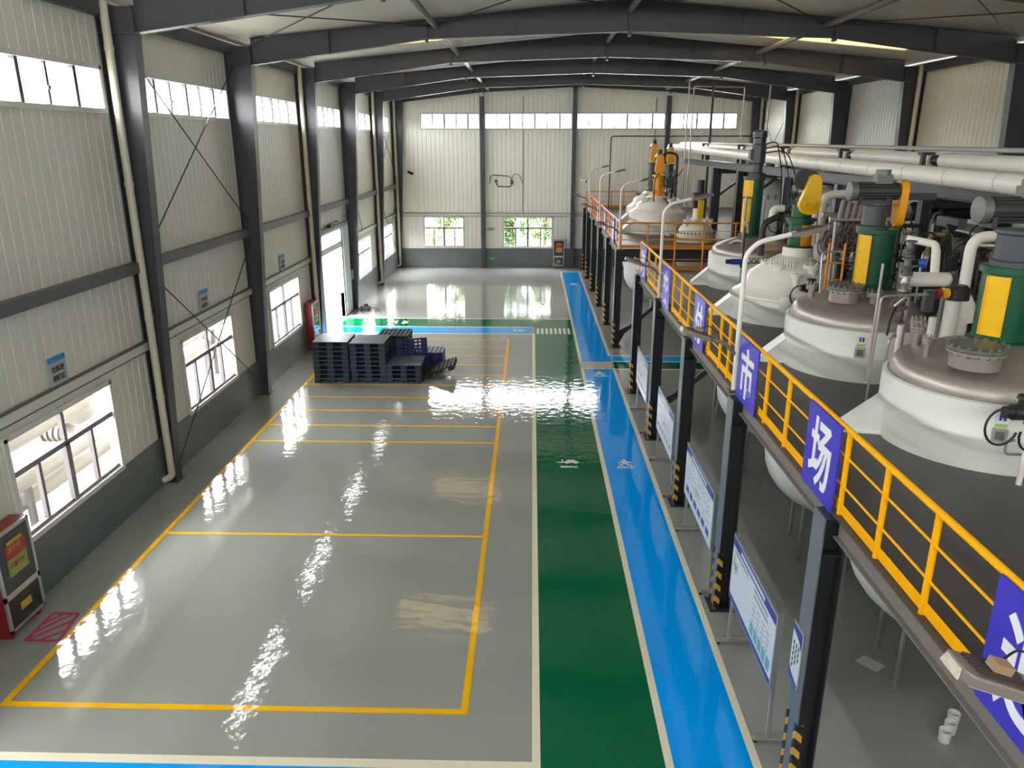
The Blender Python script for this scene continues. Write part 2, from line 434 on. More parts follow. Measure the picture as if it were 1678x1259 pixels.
# ceiling with translucent strips let into it
SKY = [(23.9, 25.3, -4.95, -1.5), (23.9, 25.3, 6.4, 11.2), (35.1, 36.2, -4.95, -1.5), (35.1, 36.2, 6.4, 11.2)]
mb = MB(); ys = sorted({YF-.2, YB+.2, *[s[0] for s in SKY], *[s[1] for s in SKY]})
for a, b in zip(ys, ys[1:]):
    for xa, xb in ((XL-.2, RIDGE), (RIDGE, XR+.2)):
        cut = [s for s in SKY if s[0]-1e-6 <= a and b <= s[1]+1e-6 and xa < s[2]+.5*(s[3]-s[2]) < xb]
        segs = [(xa, cut[0][2]), (cut[0][3], xb)] if cut else [(xa, xb)]
        for x0, x1 in segs:
            for dz in (CEIL_Z, CEIL_Z+.12): mb.quad((x0,a,roof_z(x0)+dz), (x1,a,roof_z(x1)+dz), (x1,b,roof_z(x1)+dz), (x0,b,roof_z(x0)+dz))
struct(mb.build('ceiling', CEIL, smooth=False))
for k, (a, b, x0, x1) in enumerate(SKY):
    mb = MB(); mb.prism([(x0,a,roof_z(x0)+.05), (x1,a,roof_z(x1)+.05), (x1,b,roof_z(x1)+.05), (x0,b,roof_z(x0)+.05)], (0,0,.012))
    struct(mb.build('ceiling_skylight', SKYLIGHT, smooth=False))
# grey painted masonry dado
def dado(name, rects): 
    mb = MB()
    for r in rects: mb.box(r[0], r[1], 0, r[2], r[3], r[4])
    struct(mb.build(name, DADO, smooth=False))
dado('baseboard_left', [(XL-.1, YF, XL+.045, 28.4, 1.0), (XL-.1, 31.45, XL+.045, YB, 1.0)])
dado('baseboard_back', [(XL, YB-.045, XR, YB+.1, 1.08)])
dado('baseboard_right', [(XR-.045, YF, XR+.1, YB, 1.0)])
# ledge trims and girts along the walls
def trim(name, m, boxes):
    mb = MB()
    for b in boxes: mb.box(*b)
    return struct(mb.build(name, m, smooth=False))
trim('trim_1', GUTTER, [(XL+.02, YF, 4.56, XL+.2, YB-.3, 4.76)])
trim('trim_2', WALL, [(XL+.018, YF, 2.95, XL+.05, YB, 3.12)])
trim('trim_3', GUTTER, [(XL+.018, YF, 3.12, XL+.075, YB, 3.16), (XL+.018, YF, 2.93, XL+.06, YB, 2.95)])
trim('trim_4', WALL, [(XL, YB-.05, 2.95, XR, YB-.018, 3.10)])
trim('trim_5', GUTTER, [(XL, YB-.06, 3.10, XR, YB-.018, 3.125), (XL, YB-.055, 2.93, XR, YB-.018, 2.95)])
trim('trim_6', STEEL, [(XL+.0, YF, 9.18, XL+.16, YB, 9.42)])
trim('trim_7', STEEL, [(XR-.16, YF, 9.18, XR, YB, 9.42)])
trim('trim_8', GUTTER, [(XR-.2, YF, 4.56, XR-.02, YB-.3, 4.76)])

# ------------------------------------------------------------------ windows
WN = [0]
def window(plane, c, sgn, a, b, z0, z1, kind):
    """structure window: frame with its panes and mullions; sgn points into the room"""
    WN[0] += 1
    def bx(mb, u0, u1, v0, v1, d0, d1):
        lo, hi = c+sgn*d0, c+sgn*d1
        if plane == 'x': mb.box(lo, u0, v0, hi, u1, v1)
        else: mb.box(u0, lo, v0, u1, hi, v1)
    mb = MB(); t = .06
    bx(mb, a-.02, b+.02, z0-.03, z0+t, -.13, .05); bx(mb, a-.02, b+.02, z1-t, z1+.03, -.13, .045)
    bx(mb, a-.03, a+t, z0, z1, -.13, .045); bx(mb, b-t, b+.03, z0, z1, -.13, .045)
    f = struct(mb.build('window_%d' % WN[0], WHITEFRAME, smooth=False)); ROOTLOC[f.name] = Vector()
    mu = MB(); th = MB(); n = 1
    if kind == 'low':
        zt = z0+(z1-z0)*.64; mid = (a+b)/2
        bx(mu, a, b, zt-.045, zt+.045, -.08, .0)
        bx(mu, mid-.04, mid+.04, zt, z1, -.08, -.01); bx(mu, mid-.06, mid+.06, z0, zt, -.08, .0)
        for q in (.25, .76): bx(th, a+(b-a)*q-.035, a+(b-a)*q+.035, z0, zt, -.1, -.03)
        bx(th, a, b, z0+.05, z0+.11, -.1, -.02)
    else:
        n = max(2, round((b-a)/.73))
        for i in range(1, n):
            u = a+(b-a)*i/n
            if i % 2 == 0: bx(mu, u-.045, u+.045, z0, z1, -.1, .0)
            else: bx(th, u-.03, u+.03, z0, z1, -.1, -.03); bx(th, u-.035, u+.035, z0+.3, z0+.36, -.1, -.01)
    mm = DARKFRAME if kind == 'high' else GREYFRAME
    mu.build('mullion', mm, f, smooth=False); th.build('sash', mm, f, smooth=False)
    pn = MB(); bx(pn, a+.02, b-.02, z0+.02, z1-.02, -.072, -.066)
    pn.build('pane', GLASS, f, smooth=False)
for a, b in LOWWIN: window('x', XL, 1, a, b, 1.0, 2.76, 'low')
for a, b in HIGH: window('x', XL, 1, a, b, 7.54, 8.33, 'high')
for h in BWIN: window('y', YB, -1, *h, 'low')
for a, b in BHIGH: window('y', YB, -1, a, b, 7.72, 8.58, 'high')
for a, b, z0, z1 in FHIGH: window('y', YF, 1, a, b, z0, z1, 'high')

# big doorway with its white sliding leaf pushed open
mb = MB(); mb.box(XL-.14, 28.3, 0, XL+.06, 28.4, 3.75); mb.box(XL-.14, 31.45, 0, XL+.06, 31.55, 3.75); mb.box(XL-.14, 28.3, 3.65, XL+.06, 31.55, 3.75)
d = struct(mb.build('door_1', DOORW, smooth=False)); ROOTLOC[d.name] = Vector()
MB().box(XL+.05, 28.0, 3.78, XL+.17, 32.4, 3.9).build('door_track', GUTTER, d, smooth=False)
mb = MB().box(XL+.06, 31.6, .05, XL+.11, 32.6, 3.75)
for i in range(5): mb.box(XL+.11, 31.65+.2*i, .1, XL+.125, 31.7+.2*i, 3.7)
mb.build('door_leaf', DOORW, d, smooth=False)

# ------------------------------------------------------------------ portal frames
def column(x_wall, s, y):
    """tapered I column; s=+1 on the window wall, -1 on the opposite wall"""
    X = lambda d: x_wall+s*d
    mb = MB(); h = 9.36
    mb.prism([(X(.02),y-.008,0),(X(.26),y-.008,0),(X(.67),y-.008,h-.45),(X(.67),y-.008,h),(X(.02),y-.008,h)], (0,.016,0))
    mb.box(X(0), y-.13, 0, X(.02), y+.13, h)
    mb.prism([(X(.255),y-.13,0),(X(.275),y-.13,0),(X(.685),y-.13,h-.45),(X(.665),y-.13,h-.45)], (0,.26,0))
    mb.box(X(.02), y-.12, h-.47, X(.69), y+.12, h-.45); mb.box(X(.66), y-.13, h-.45, X(.68), y+.13, h)
    mb.box(X(.0), y-.17, 0, X(.32), y+.17, .025)
    return mb
for y in FRAMES:
    struct(column(XL+.0, 1, y).build('column_left', STEEL, smooth=False))
    struct(column(XR-.0, -1, y).build('column_right', STEEL, smooth=False))
def rafter(y, end=False):
    mb = MB()
    xs = [-7.22, -2.7, RIDGE]; un = [8.9, 9.5, 9.66] if not end else [9.15, 9.66, 9.93]
    for s in (1, -1):
        T = lambda x: RIDGE+s*(x-RIDGE)
        lo = [(T(x), y-.008, z) for x, z in zip(xs, un)]; hi = [(T(x), y-.008, roof_z(x)) for x in xs[::-1]]
        mb.prism(lo+hi, (0,.016,0))
        for i in range(2):
            for zz, dz in ((un, 0.), ([roof_z(x) for x in xs], -.018)):
                a, b = (T(xs[i]), y-.11, zz[i]+dz), (T(xs[i+1]), y-.11, zz[i+1]+dz)
                mb.prism([a, b, (b[0], b[1], b[2]+.018), (a[0], a[1], a[2]+.018)], (0,.22,0))
        x = T(-2.7); mb.box(x-.03, y-.12, un[1]-.08, x+.03, y+.12, roof_z(-2.7))
        for q in (-5.2, -.4): mb.box(T(q)-.012, y-.1, un[1]-(.33 if q < -3 else -.08), T(q)+.012, y+.1, roof_z(q))
    mb.box(RIDGE-.04, y-.13, un[2]-.1, RIDGE+.04, y+.13, roof_z(RIDGE))
    return mb
for y in FRAMES: struct(rafter(y, y > 44).build('ceiling_rafter', STEEL, smooth=False))
# wind columns of the gable wall
for x in (-2.82, 2.34, 7.52):
    mb = MB(); h = roof_z(x)-.5
    mb.box(x-.11, YB-.34, 0, x+.11, YB-.32, h); mb.box(x-.11, YB-.06, 0, x+.11, YB-.04, h); mb.box(x-.008, YB-.32, 0, x+.008, YB-.06, h)
    struct(mb.build('column_back', STEEL, smooth=False))
# tie tubes between the rafters
for x, z in ((-2.45, 9.78), (7.29, 9.78), (RIDGE, 10.15)):
    mb = MB(); mb.cyl((x,9,z), (x,44.6,z), .075, 12)
    struct(mb.build('ceiling_tie', TIE))
# bracing rods
def rods(name, segs, r=.014):
    mb = MB()
    for a, b in segs: mb.cyl(a, b, r, 6)
    struct(mb.build(name, ROD))
for y0, y1, nm in ((15, 21, 'wall_bracing_left'), (39, 44.7, 'wall_bracing_left')):
    x = XL+.22
    rods(nm, [((x,y0+.1,4.9),(x,y1-.1,8.9)), ((x,y0+.1,8.9),(x,y1-.1,4.9)), ((x,y0+.1,.25),(x,y1-.1,4.5)), ((x,y0+.1,4.5),(x,y1-.1,.25))])
rods('wall_bracing_right', [((XR-.25,39.1,4.9),(XR-.25,44.6,8.9)), ((XR-.25,39.1,8.9),(XR-.25,44.6,4.9))])
for y0, y1 in ((15, 21),):
    for xa, xb in ((-7.2, -2.6), (-2.5, 2.3), (2.5, 7.2), (7.4, 12.0)):
        za, zb = roof_z(xa)-.16, roof_z(xb)-.16
        rods('ceiling_bracing', [((xa,y0+.1,za),(xb,y1-.1,zb)), ((xb,y0+.1,zb),(xa,y1-.1,za))])
# rain pipes standing in the column webs
for i, y in enumerate((15, 27, 39, 44.75)):
    X = XL+.2; Y = y-.16
    mb = MB(); mb.tube(bend([(X,Y,9.4),(X,Y,.16),(X-.17,Y-.1,.1)], .08), .075, 14)
    for z in (8.6, 6.2, 3.6, 1.9): mb.cyl((X,Y,z), (X,Y,z+.09), .086, 14)
    t = tag(mb.build('rain_downpipe', PVC), ['ivory rain downpipe on the grey column beside the window with tank and pipes outside',
        'ivory rain downpipe on the column between the fire cabinet window and the open doorway',
        'ivory rain downpipe between the two far windows of the left wall', 'ivory rain downpipe in the corner where window wall meets gable wall'][i], 'downpipe', 'rain downpipes on the window wall')
for i, y in enumerate((27, 39, 44.75)):
    X = XR-.2; Y = y-.16; mb = MB(); mb.cyl((X,Y,9.4), (X,Y,.1), .075, 14)
    tag(mb.build('rain_downpipe', PVC), ['ivory rain downpipe against the column beside the wide bright wall panel', 'rain downpipe on the far side wall, second along from the gable',
        'rain downpipe in the corner beside the narrow braced wall panel'][i], 'downpipe', 'rain downpipes on the far side wall')
# ------------------------------------------------------------------ things along the window wall and the gable
def fire_cabinet(x, y, z, w, h, d, rz, label, legs=True):
    """red hydrant cabinet: local x = outwards, y = along the wall"""
    t = thing('hydrant_cabinet', label, 'fire cabinet', (x, y, z), 'fire cabinets'); t.rotation_euler = (0,0,rz)
    ROOTLOC[t.name] = Vector()
    def B(name, m, *bs, par=t):
        mb = MB()
        for b in bs: mb.box(*b)
        return mb.build(name, m, par, smooth=False)
    B('cabinet_body', FIRERED, (0,0,.12,d-.02,w,h))
    B('foot', FIRERED, (0,.05,0,d-.05,.12,.12)); B('foot', FIRERED, (0,w-.12,0,d-.05,w-.05,.12))
    zs = .12+(h-.12)*.36
    for nm, a, b in (('lower_door', .12, zs), ('upper_door', zs, h)):
        g = B(nm, ALU, (d-.02,0,a,d+.015,w,a+.045), (d-.02,0,b-.045,d+.015,w,b), (d-.02,0,a,d+.015,.045,b), (d-.02,w-.045,a,d+.015,w,b))
        ROOTLOC[g.name] = Vector()
        B('glass', DGLASS, (d-.018,.04,a+.04,d+.0,w-.04,b-.04), par=g)
    cz = (zs+h)/2
    B('notice_sticker', FIREBRIGHT, (d,.16*w/.6,cz+.03,d+.006,w-.12*w/.6,cz+.25)); B('notice_sticker', FIREYEL if rz else FIREGRN, (d,.16*w/.6,cz-.24,d+.006,w-.12*w/.6,cz+.03))
    B('notice_sticker', FIREYEL, (d,.2*w/.6,cz+.25,d+.006,w-.15*w/.6,cz+.3))
    B('hydrant_sticker', FIREYEL, (d,.22*w/.6,(.12+zs)/2-.06,d+.006,w-.2*w/.6,(.12+zs)/2+.06))
    tm = text_mb('消火栓', .1, .004); place(tm, (d+.008, w/2, cz+.17), (0,1,0), (0,0,1)); tm.build('cabinet_lettering', FIREYEL, t, smooth=False)
    tm = text_mb('火警119', .09, .004); place(tm, (d+.008, w/2, cz-.08), (0,1,0), (0,0,1)); tm.build('cabinet_lettering', FIREBRIGHT, t, smooth=False)
    return t
fire_cabinet(XL+.05, 9.35, 0, .8, 1.66, .27, 0, 'red fire hydrant cabinet with silver framed doors beside the pink floor hatching')
fire_cabinet(XL+.05, 25.75, .0, .75, 1.7, .27, 0, 'bright red fire hydrant cabinet beside the open doorway, behind the blue pallets')
fire_cabinet(1.25, YB-.05, 0, .65, 1.62, .27, -PI/2, 'fire hydrant cabinet with red and yellow stickers at the foot of the gable wall')

def wall_sign(y, label, l1, l2):
    x = XL+.02; t = thing('wall_sign', label, 'sign', (x, y, 3.37), 'room signs above the windows')
    MB().box(x-.005, y-.24, 3.10, x+.02, y+.24, 3.64).build('sign_plate', SIGNGREY, t, smooth=False)
    MB().box(x+.02, y-.24, 3.55, x+.023, y+.24, 3.64).build('header_band', SKYPRINT, t, smooth=False)
    MB().box(x+.02, y-.24, 3.10, x+.023, y+.24, 3.155).build('footer_band', BOARDB, t, smooth=False)
    for k, s in enumerate((l1, l2)):
        tm = text_mb(s, .115, .004, .002); place(tm, (x+.023, y, 3.43-.15*k), (0,1,0), (0,0,1)); tm.build('sign_lettering', INK, t, smooth=False)
wall_sign(11.95, 'white and blue room sign above the window nearest the fire cabinet with pink hatching', '在氮液', '储罐区')
wall_sign(17.87, 'white and blue room sign above the window crossed by thin bracing rods', '在氮液', '储罐区')
wall_sign(23.9, 'white and blue room sign above the window beside the red cabinet by the doorway', '在氮液', '储罐区')

t = thing('door_opener_unit', 'small cable and switch unit hanging above the open doorway', 'door opener', (XL+.05, 29.6, 3.95))
MB().box(XL+.04, 29.5, 3.88, XL+.2, 29.75, 4.02).build('unit_body', MGREY, t)
MB().tube(bend([(XL+.1,29.5,3.95),(XL+.1,29.2,3.8),(XL+.1,29.1,3.98),(XL+.08,28.9,4.05)], .08), .012, 6).build('unit_cable', RUBBER, t)
MB().box(XL+.05, 29.8, 3.98, XL+.16, 30.9, 4.03).build('unit_rail', GUTTER, t)
t = thing('switch_box', 'small pale switch box with conduit on the jamb of the open doorway', 'switch box', (XL+.12, 32.75, 1.45))
MB().box(XL+.02, 32.7, 1.35, XL+.16, 32.95, 1.75).build('box_body', SIGNGREY, t, bevel=.01)
MB().cyl((XL+.08,32.82,0.0), (XL+.08,32.82,1.36), .025, 8).build('conduit', MGREEND, t)
MB().tube(bend([(XL+.08,32.82,1.74),(XL+.08,32.82,4.1),(XL+.08,31.9,4.1)], .1), .015, 6).build('conduit', PIPED, t)
mb = MB(); mb.tube(bend([(XL+.06,34.2,4.35),(XL+.06,34.7,4.35),(XL+.06,35.5,3.3),(XL+.06,35.4,3.15),(XL+.06,34.9,3.12)], .12), .014, 6)
for q in range(3): mb.box(XL+.02, 34.1+.28*q, 4.3, XL+.12, 34.2+.28*q, 4.42)
tag(mb.build('wall_cable', RUBBER), 'loose black cable hanging on the panel beyond the doorway', 'cable')
# floor machine by the far door column
t = thing('cable_machine', 'small dark machine with cables lying on the floor beyond the open doorway', 'machine', (-7.3, 32.6, 0))
MB().box(-7.45, 32.45, .05, -7.05, 32.8, .22).build('machine_body', MDARK, t, bevel=.02)
MB().lathe((-7.22,32.62,.22), [(0,0),(.1,0),(.1,.07),(0,.07)], 14).build('reel', RUBBER, t)
mb = MB()
for s in (-1, 1): mb.cyl((-7.25+.15*s,32.45,.05), (-7.25+.15*s,32.5,.05), .05, 10); mb.cyl((-7.25+.15*s,32.75,.05), (-7.25+.15*s,32.8,.05), .05, 10)
mb.build('wheel', RUBBER, t)
MB().tube(bend([(-7.4,32.5,.12),(-7.55,32.0,.02),(-7.6,31.7,.02)], .1), .015, 6).build('cable', RUBBER, t)
MB().tube(bend([(-7.05,32.6,.15),(-6.8,32.9,.02),(-6.6,32.5,.02),(-6.8,32.3,.02)], .1), .012, 6).build('cable', RUBBER, t)

# gable wall details
t = thing('gable_conduit', 'looped grey cable and small box on the gable wall between two columns', 'cable', (-1.6, YB-.05, 4.9))
Yc = YB-.06
MB().tube(bend([(-2.42,Yc,4.75),(-2.38,Yc,5.2),(-2.2,Yc,5.25),(-1.3,Yc,5.18),(-1.15,Yc,4.95)], .12), .022, 6).build('conduit', PIPED, t)
MB().tube(bend([(-1.2,Yc,4.75),(-1.1,Yc,5.28),(-.75,Yc,5.3),(-.52,Yc,4.75)], .2), .018, 6).build('conduit', GUTTER, t)
MB().tube(bend([(-2.08,Yc,4.9),(-1.98,Yc,4.62),(-1.25,Yc,4.6),(-1.1,Yc,4.85)], .1), .028, 6).build('conduit', PIPED, t)
MB().box(-2.14, YB-.12, 4.85, -2.0, YB-.02, 4.98).box(-1.25, YB-.14, 4.78, -1.08, YB-.02, 4.95).build('junction_box', MGREY, t)
t = thing('aerial_cable', 'thin vertical cable with a pale lamp head down the middle gable panel', 'cable', (-.53, YB-.05, 3.3))
MB().cyl((-.53,YB-.02,3.2), (-.53,YB-.02,9.45), .018, 6).build('cable', GUTTER, t)
MB().lathe((-.53,YB-.12,9.5), [(0,-.06),(.07,-.05),(.1,.02),(.0,.06)], 12).build('lamp_head', SIGNW, t)
tag(MB().cyl((6.85,YB-.02,6.4), (6.85,YB-.02,9.35), .02, 6).build('gable_cable', PIPED), 'thin vertical cable on the gable wall above the far platform', 'cable')
t = thing('exit_sign', 'small green exit sign low on the grey dado of the gable wall', 'exit sign', (-2.36, YB-.06, .5))
MB().box(-2.55, YB-.08, .41, -2.17, YB-.045, .6).build('sign_body', EXITG, t)
tm = text_mb('EXIT', .12, .004); place(tm, (-2.3, YB-.084, .505), (1,0,0), (0,0,1)); tm.build('sign_lettering', SIGNW, t, smooth=False)
MB().prism([(-2.53,YB-.083,.5),(-2.47,YB-.083,.46),(-2.47,YB-.083,.54)], (0,.003,0)).build('arrow', SIGNW, t, smooth=False)
t = thing('wall_lamp', 'small pale emergency light beside the left gable column above the dado', 'lamp', (-2.4, YB-.1, 2.2))
MB().box(-2.6, YB-.1, 2.12, -2.2, YB-.02, 2.3).build('lamp_body', SIGNGREY, t, bevel=.01)
for s in (-2.5, -2.3): MB().lathe((s, YB-.13, 2.36), [(0,-.05),(.06,-.04),(.05,.04),(0,.05)], 12, (0,-1,0)).build('lamp_head', SIGNW, t)
for (x, z, lb) in ((-7.05, 5.35, 'dark camera on a bracket in the corner of window wall and gable'), (2.72, 4.93, 'pale camera on a bracket beside the middle gable column')):
    t = thing('security_camera', lb, 'camera', (x, YB-.1, z))
    m_ = MDARK if x < 0 else SIGNW
    MB().bar((x,YB+.01,z), (x+.05,YB-.4,z+.02), .04).build('bracket', m_, t)
    MB().cyl((x+.02,YB-.35,z+.08), (x+.3,YB-.6,z-.02), .07, 12).build('camera_body', m_, t)
    MB().cyl((x+.3,YB-.6,z-.02), (x+.32,YB-.62,z-.03), .05, 12).build('lens', DGLASS, t)

# ------------------------------------------------------------------ plastic pallets
def pallet(name, label, w, d, h, mtop, mside, closed=True, group='plastic pallets'):
    t = thing(name, label, 'pallet', (0,0,0), group)
    mb = MB()
    if closed: mb.box(-w/2,-d/2,h-.025,w/2,d/2,h)
    else:
        n = 7
        for i in range(n+1):
            q = -w/2+.025+(w-.05)*i/n; mb.box(q-.025,-d/2,h-.03,q+.025,d/2,h)
            q = -d/2+.025+(d-.05)*i/n; mb.box(-w/2,q-.025,h-.034,w/2,q+.025,h-.003)
    mb.build('pallet_deck', mtop, t, smooth=False)
    mb = MB()
    for i in (-1, 0, 1):
        for j in (-1, 0, 1):
            mb.box(i*(w/2-.09)-.09, j*(d/2-.09)-.09, .025, i*(w/2-.09)+.09, j*(d/2-.09)+.09, h-.025)
    for i in (-1, 0, 1): mb.box(i*(w/2-.09)-.09,-d/2,0,i*(w/2-.09)+.09,d/2,.03)
    mb.build('pallet_feet', mside, t, smooth=False)
    return t
hP = .143
protoA = pallet('plastic_pallet', '', 1.06, 1.08, hP, PALLETT, PALLET); protoK = pallet('plastic_pallet', '', 1.0, 1.0, .14, PALLETK, PALLETK, False)
protoB = pallet('plastic_pallet', '', 1.0, .8, .14, PALLETB, PALLETB, False)
used = set()
def put(proto, loc, label, rz=0., rot=None):
    o = proto if proto.name not in used else copy_tree(proto, loc)
    used.add(proto.name); o.location = loc; o['label'] = label; o.rotation_euler = rot or (0,0,rz)
    return o
POS = ['bottom', 'second', 'third', 'fourth', 'fifth', 'sixth', 'seventh', 'eighth', 'topmost']
for i in range(9):
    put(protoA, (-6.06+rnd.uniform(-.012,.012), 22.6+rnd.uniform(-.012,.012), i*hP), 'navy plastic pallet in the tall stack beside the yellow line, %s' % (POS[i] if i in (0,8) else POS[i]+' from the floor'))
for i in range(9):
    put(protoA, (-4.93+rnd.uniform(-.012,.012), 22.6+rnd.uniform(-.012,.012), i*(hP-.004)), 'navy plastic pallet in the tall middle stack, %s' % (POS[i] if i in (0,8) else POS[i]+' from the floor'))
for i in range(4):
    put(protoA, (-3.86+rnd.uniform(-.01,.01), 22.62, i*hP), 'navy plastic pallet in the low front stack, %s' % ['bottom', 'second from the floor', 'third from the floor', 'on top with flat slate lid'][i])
for i in range(8):
    put(protoK, (-4.45+rnd.uniform(-.02,.02), 24.05, i*.14), 'black openwork pallet in the stack behind the middle navy stack, %s' % (POS[i] if i == 0 else 'topmost' if i == 7 else POS[i]+' from the floor'))
for i in range(4):
    put(protoB, (-3.35, 24.0, i*.14), 'royal blue openwork pallet lying behind the low front stack, %s' % (['bottom', 'second from the floor', 'third from the floor', 'topmost'][i]))
put(protoB, (-3.85, 23.62, .62), 'royal blue openwork pallet standing on edge against the black stack', rot=(PI/2-.12, 0, .35))
put(protoK, (-2.83, 22.98, .172), 'black openwork pallet leaning low at the open end of the stacks', rot=(0.0, -.33, .0))
# ------------------------------------------------------------------ steel platforms on the process side
DZ = 3.5
V = dict(a=(5.6, 9.0, 1.2), b=(5.41, 12.35, 1.18), c=(5.42, 16.0, 1.2), d=(5.66, 19.65, 1.12))
VF = dict(e=(5.1, 32.0, 1.13), f=(5.45, 35.9, 1.12), g=(6.55, 39.2, .95), h=(6.1, 28.95, .72))
def deck(name, x0, x1, y0, y1, holes):
    mb = MB()
    xs = {x0, x1}; ys = {y0, y1}
    cells = []
    for cx, cy, r in holes:
        a = r+.18; cells.append((cx-a, cx+a, cy-a, cy+a, cx, cy, r)); ys |= {cy-a, cy+a}
    ys = sorted(ys)
    for ya, yb in zip(ys, ys[1:]):
        m = (ya+yb)/2; cs = sorted([c for c in cells if c[2] < m < c[3]])
        x = x0
        for c in cs:
            mb.box(x, ya, DZ-.02, c[0], yb, DZ); x = c[1]
        mb.box(x, ya, DZ-.02, x1, yb, DZ)
    for xa, xb, ya, yb, cx, cy, r in cells:
        n = 48; ring = []; sq = []
        for k in range(n):
            a = 2*PI*(k+.5)/n; c, s = math.cos(a), math.sin(a); q = (xb-xa)/2/max(abs(c), abs(s))
            ring.append((cx+(r+.03)*c, cy+(r+.03)*s)); sq.append((cx+q*c, cy+q*s))
        # corner points are closed with small triangles
        for z in (DZ, DZ-.02):
            vs = [(*p, z) for p in ring]+[(*p, z) for p in sq]
            mb.add(vs, [[k, (k+1) % n, n+(k+1) % n, n+k] for k in range(n)])
            for sx, sy in ((xb,yb),(xa,yb),(xa,ya),(xb,ya)):
                qs = sorted(range(n), key=lambda k: (sq[k][0]-sx)**2+(sq[k][1]-sy)**2)[:2]
                mb.add([(sx,sy,z), (*sq[qs[0]],z), (*sq[qs[1]],z)], [[0,1,2]])
    o = mb.build(name, DECK, smooth=False); return struct(o)
deck('floor_platform', 3.0, 12.6, 3.2, 22.1, list(V.values()))
deck('floor_platform', 3.0, 12.6, 26.6, 44.6, list(VF.values()))

# H posts under the platform edge, with tape wrapped round the foot
def post():
    t = thing('steel_post', '', 'post', (0,0,0), 'platform edge posts')
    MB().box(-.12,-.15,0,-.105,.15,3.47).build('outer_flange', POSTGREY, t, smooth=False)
    MB().box(-.105,-.006,0,.105,.006,3.47).box(.105,-.15,0,.12,.15,3.47).box(-.105,-.14,3.05,.105,.14,3.065).box(-.105,-.14,3.455,.105,.14,3.47).build('web', POSTSHADE, t, smooth=False)
    MB().box(-.19,-.2,0,.19,.2,.02).build('base_plate', POSTSHADE, t, smooth=False)
    mb = MB().box(-.126,-.156,.03,-.12,-.09,1.0).box(-.126,.09,.03,-.12,.156,1.0).box(-.126,-.157,.03,-.05,-.15,1.0).box(-.126,.15,.03,-.07,.157,1.0)
    mb.build('hazard_tape', HAZARD, t, smooth=False)
    return t
p0 = post(); NEARP = [6.95, 10.55, 14.15, 17.75, 21.4]; FARP = [26.6, 30.2, 33.85, 37.5, 41.2, 44.2]
plab = ['grey H post with black and yellow tape and a small notice plate on its face', 'grey H post between the two notice boards with printed pictures',
        'grey H post carrying the railing end of a violet sign, behind the picture notice board', 'grey H post with a diagonal brace, beside the third notice board', 'grey H post at the far end of the near platform',
        'grey H post at the corner of the far platform, with a diagonal brace', 'second grey H post of the far platform', 'third grey H post of the far platform', 'fourth grey H post of the far platform',
        'fifth grey H post of the far platform', 'last grey H post of the far platform, by the gable wall']
for i, y in enumerate(NEARP+FARP):
    o = p0 if i == 0 else copy_tree(p0, (0,0,0))
    o.location = (3.02, y, 0); o['label'] = plab[i]
t = thing('post_notice', 'narrow white and blue notice plate fixed on the grey post below the 场 sign', 'notice', (2.89, 7.03, 1.7))
x = 2.898
MB().box(x-.012, 6.89, 1.36, x, 7.18, 2.07).build('notice_plate', ALU, t, smooth=False)
MB().box(x-.016, 6.905, 1.38, x-.012, 7.165, 2.05).build('notice_print', BOARD, t, smooth=False)
MB().prism([(x-.019,7.165,2.05),(x-.019,6.905,2.05),(x-.019,6.905,1.86),(x-.019,6.98,1.93),(x-.019,7.165,1.985)], (.003,0,0)).build('notice_band', BOARDB, t, smooth=False)
MB().prism([(x-.019,7.165,1.38),(x-.019,6.905,1.38),(x-.019,6.905,1.41),(x-.019,7.1,1.46),(x-.019,7.165,1.52)], (.003,0,0)).build('notice_band', BOARDB, t, smooth=False)
for j in range(3):
    mb = MB(); yy = 7.12-.07*j
    for k in range(5-j): mb.box(x-.018, yy-.028, 1.86-.07*k-.05, x-.016, yy, 1.86-.07*k)
    mb.build('notice_text', INK, t, smooth=False)

# braces
for k, (y, z0, lb) in enumerate(((17.75, .75, 'dark diagonal brace rising inward from the post beside the third notice board'), (26.6, .4, 'dark diagonal brace with gusset foot at the corner post of the far platform'))):
    t = thing('diagonal_brace', lb, 'brace', (3.14, y, z0))
    MB().bar((3.14,y,z0), (5.6,y,z0+2.2), .09, .12).build('brace_bar', POSTSHADE, t, smooth=False)
    MB().prism([(3.14,y-.01,z0-.3),(3.14,y-.01,z0+.22),(3.5,y-.01,z0+.4)], (0,.02,0)).build('gusset', POSTSHADE, t, smooth=False)

# edge beams: one span between two posts each
def beam(name, m, y0, y1, lb):
    mb = MB(); mb.box(3.045, y0, 3.3, 3.057, y1, 3.485); mb.box(2.995, y0, 3.285, 3.12, y1, 3.3); mb.box(3.015, y0, 3.485, 3.14, y1, 3.498)
    return tag(mb.build(name, m, smooth=False), lb, 'beam', 'platform edge beams')
ys = [3.2]+NEARP+[22.1]
blab = ['taupe platform edge beam at the bottom of the photo, below the grey lamp head', 'taupe platform edge beam below the 场 sign', 'taupe platform edge beam below the 市 sign and its lamp pole',
        'taupe platform edge beam below the 交 sign', 'taupe platform edge beam below the 时 sign', 'short beam stub at the far end of the near platform']
for i in range(len(ys)-1): beam('edge_beam', BEAM, ys[i]+(.155 if i else 0), ys[i+1]-.155, blab[i])
for i in range(len(FARP)-1): beam('edge_beam', BEAM, FARP[i]+.155, FARP[i+1]-.155, 'edge beam of the far platform, %s span from the aisle gap' % ordinal(i))
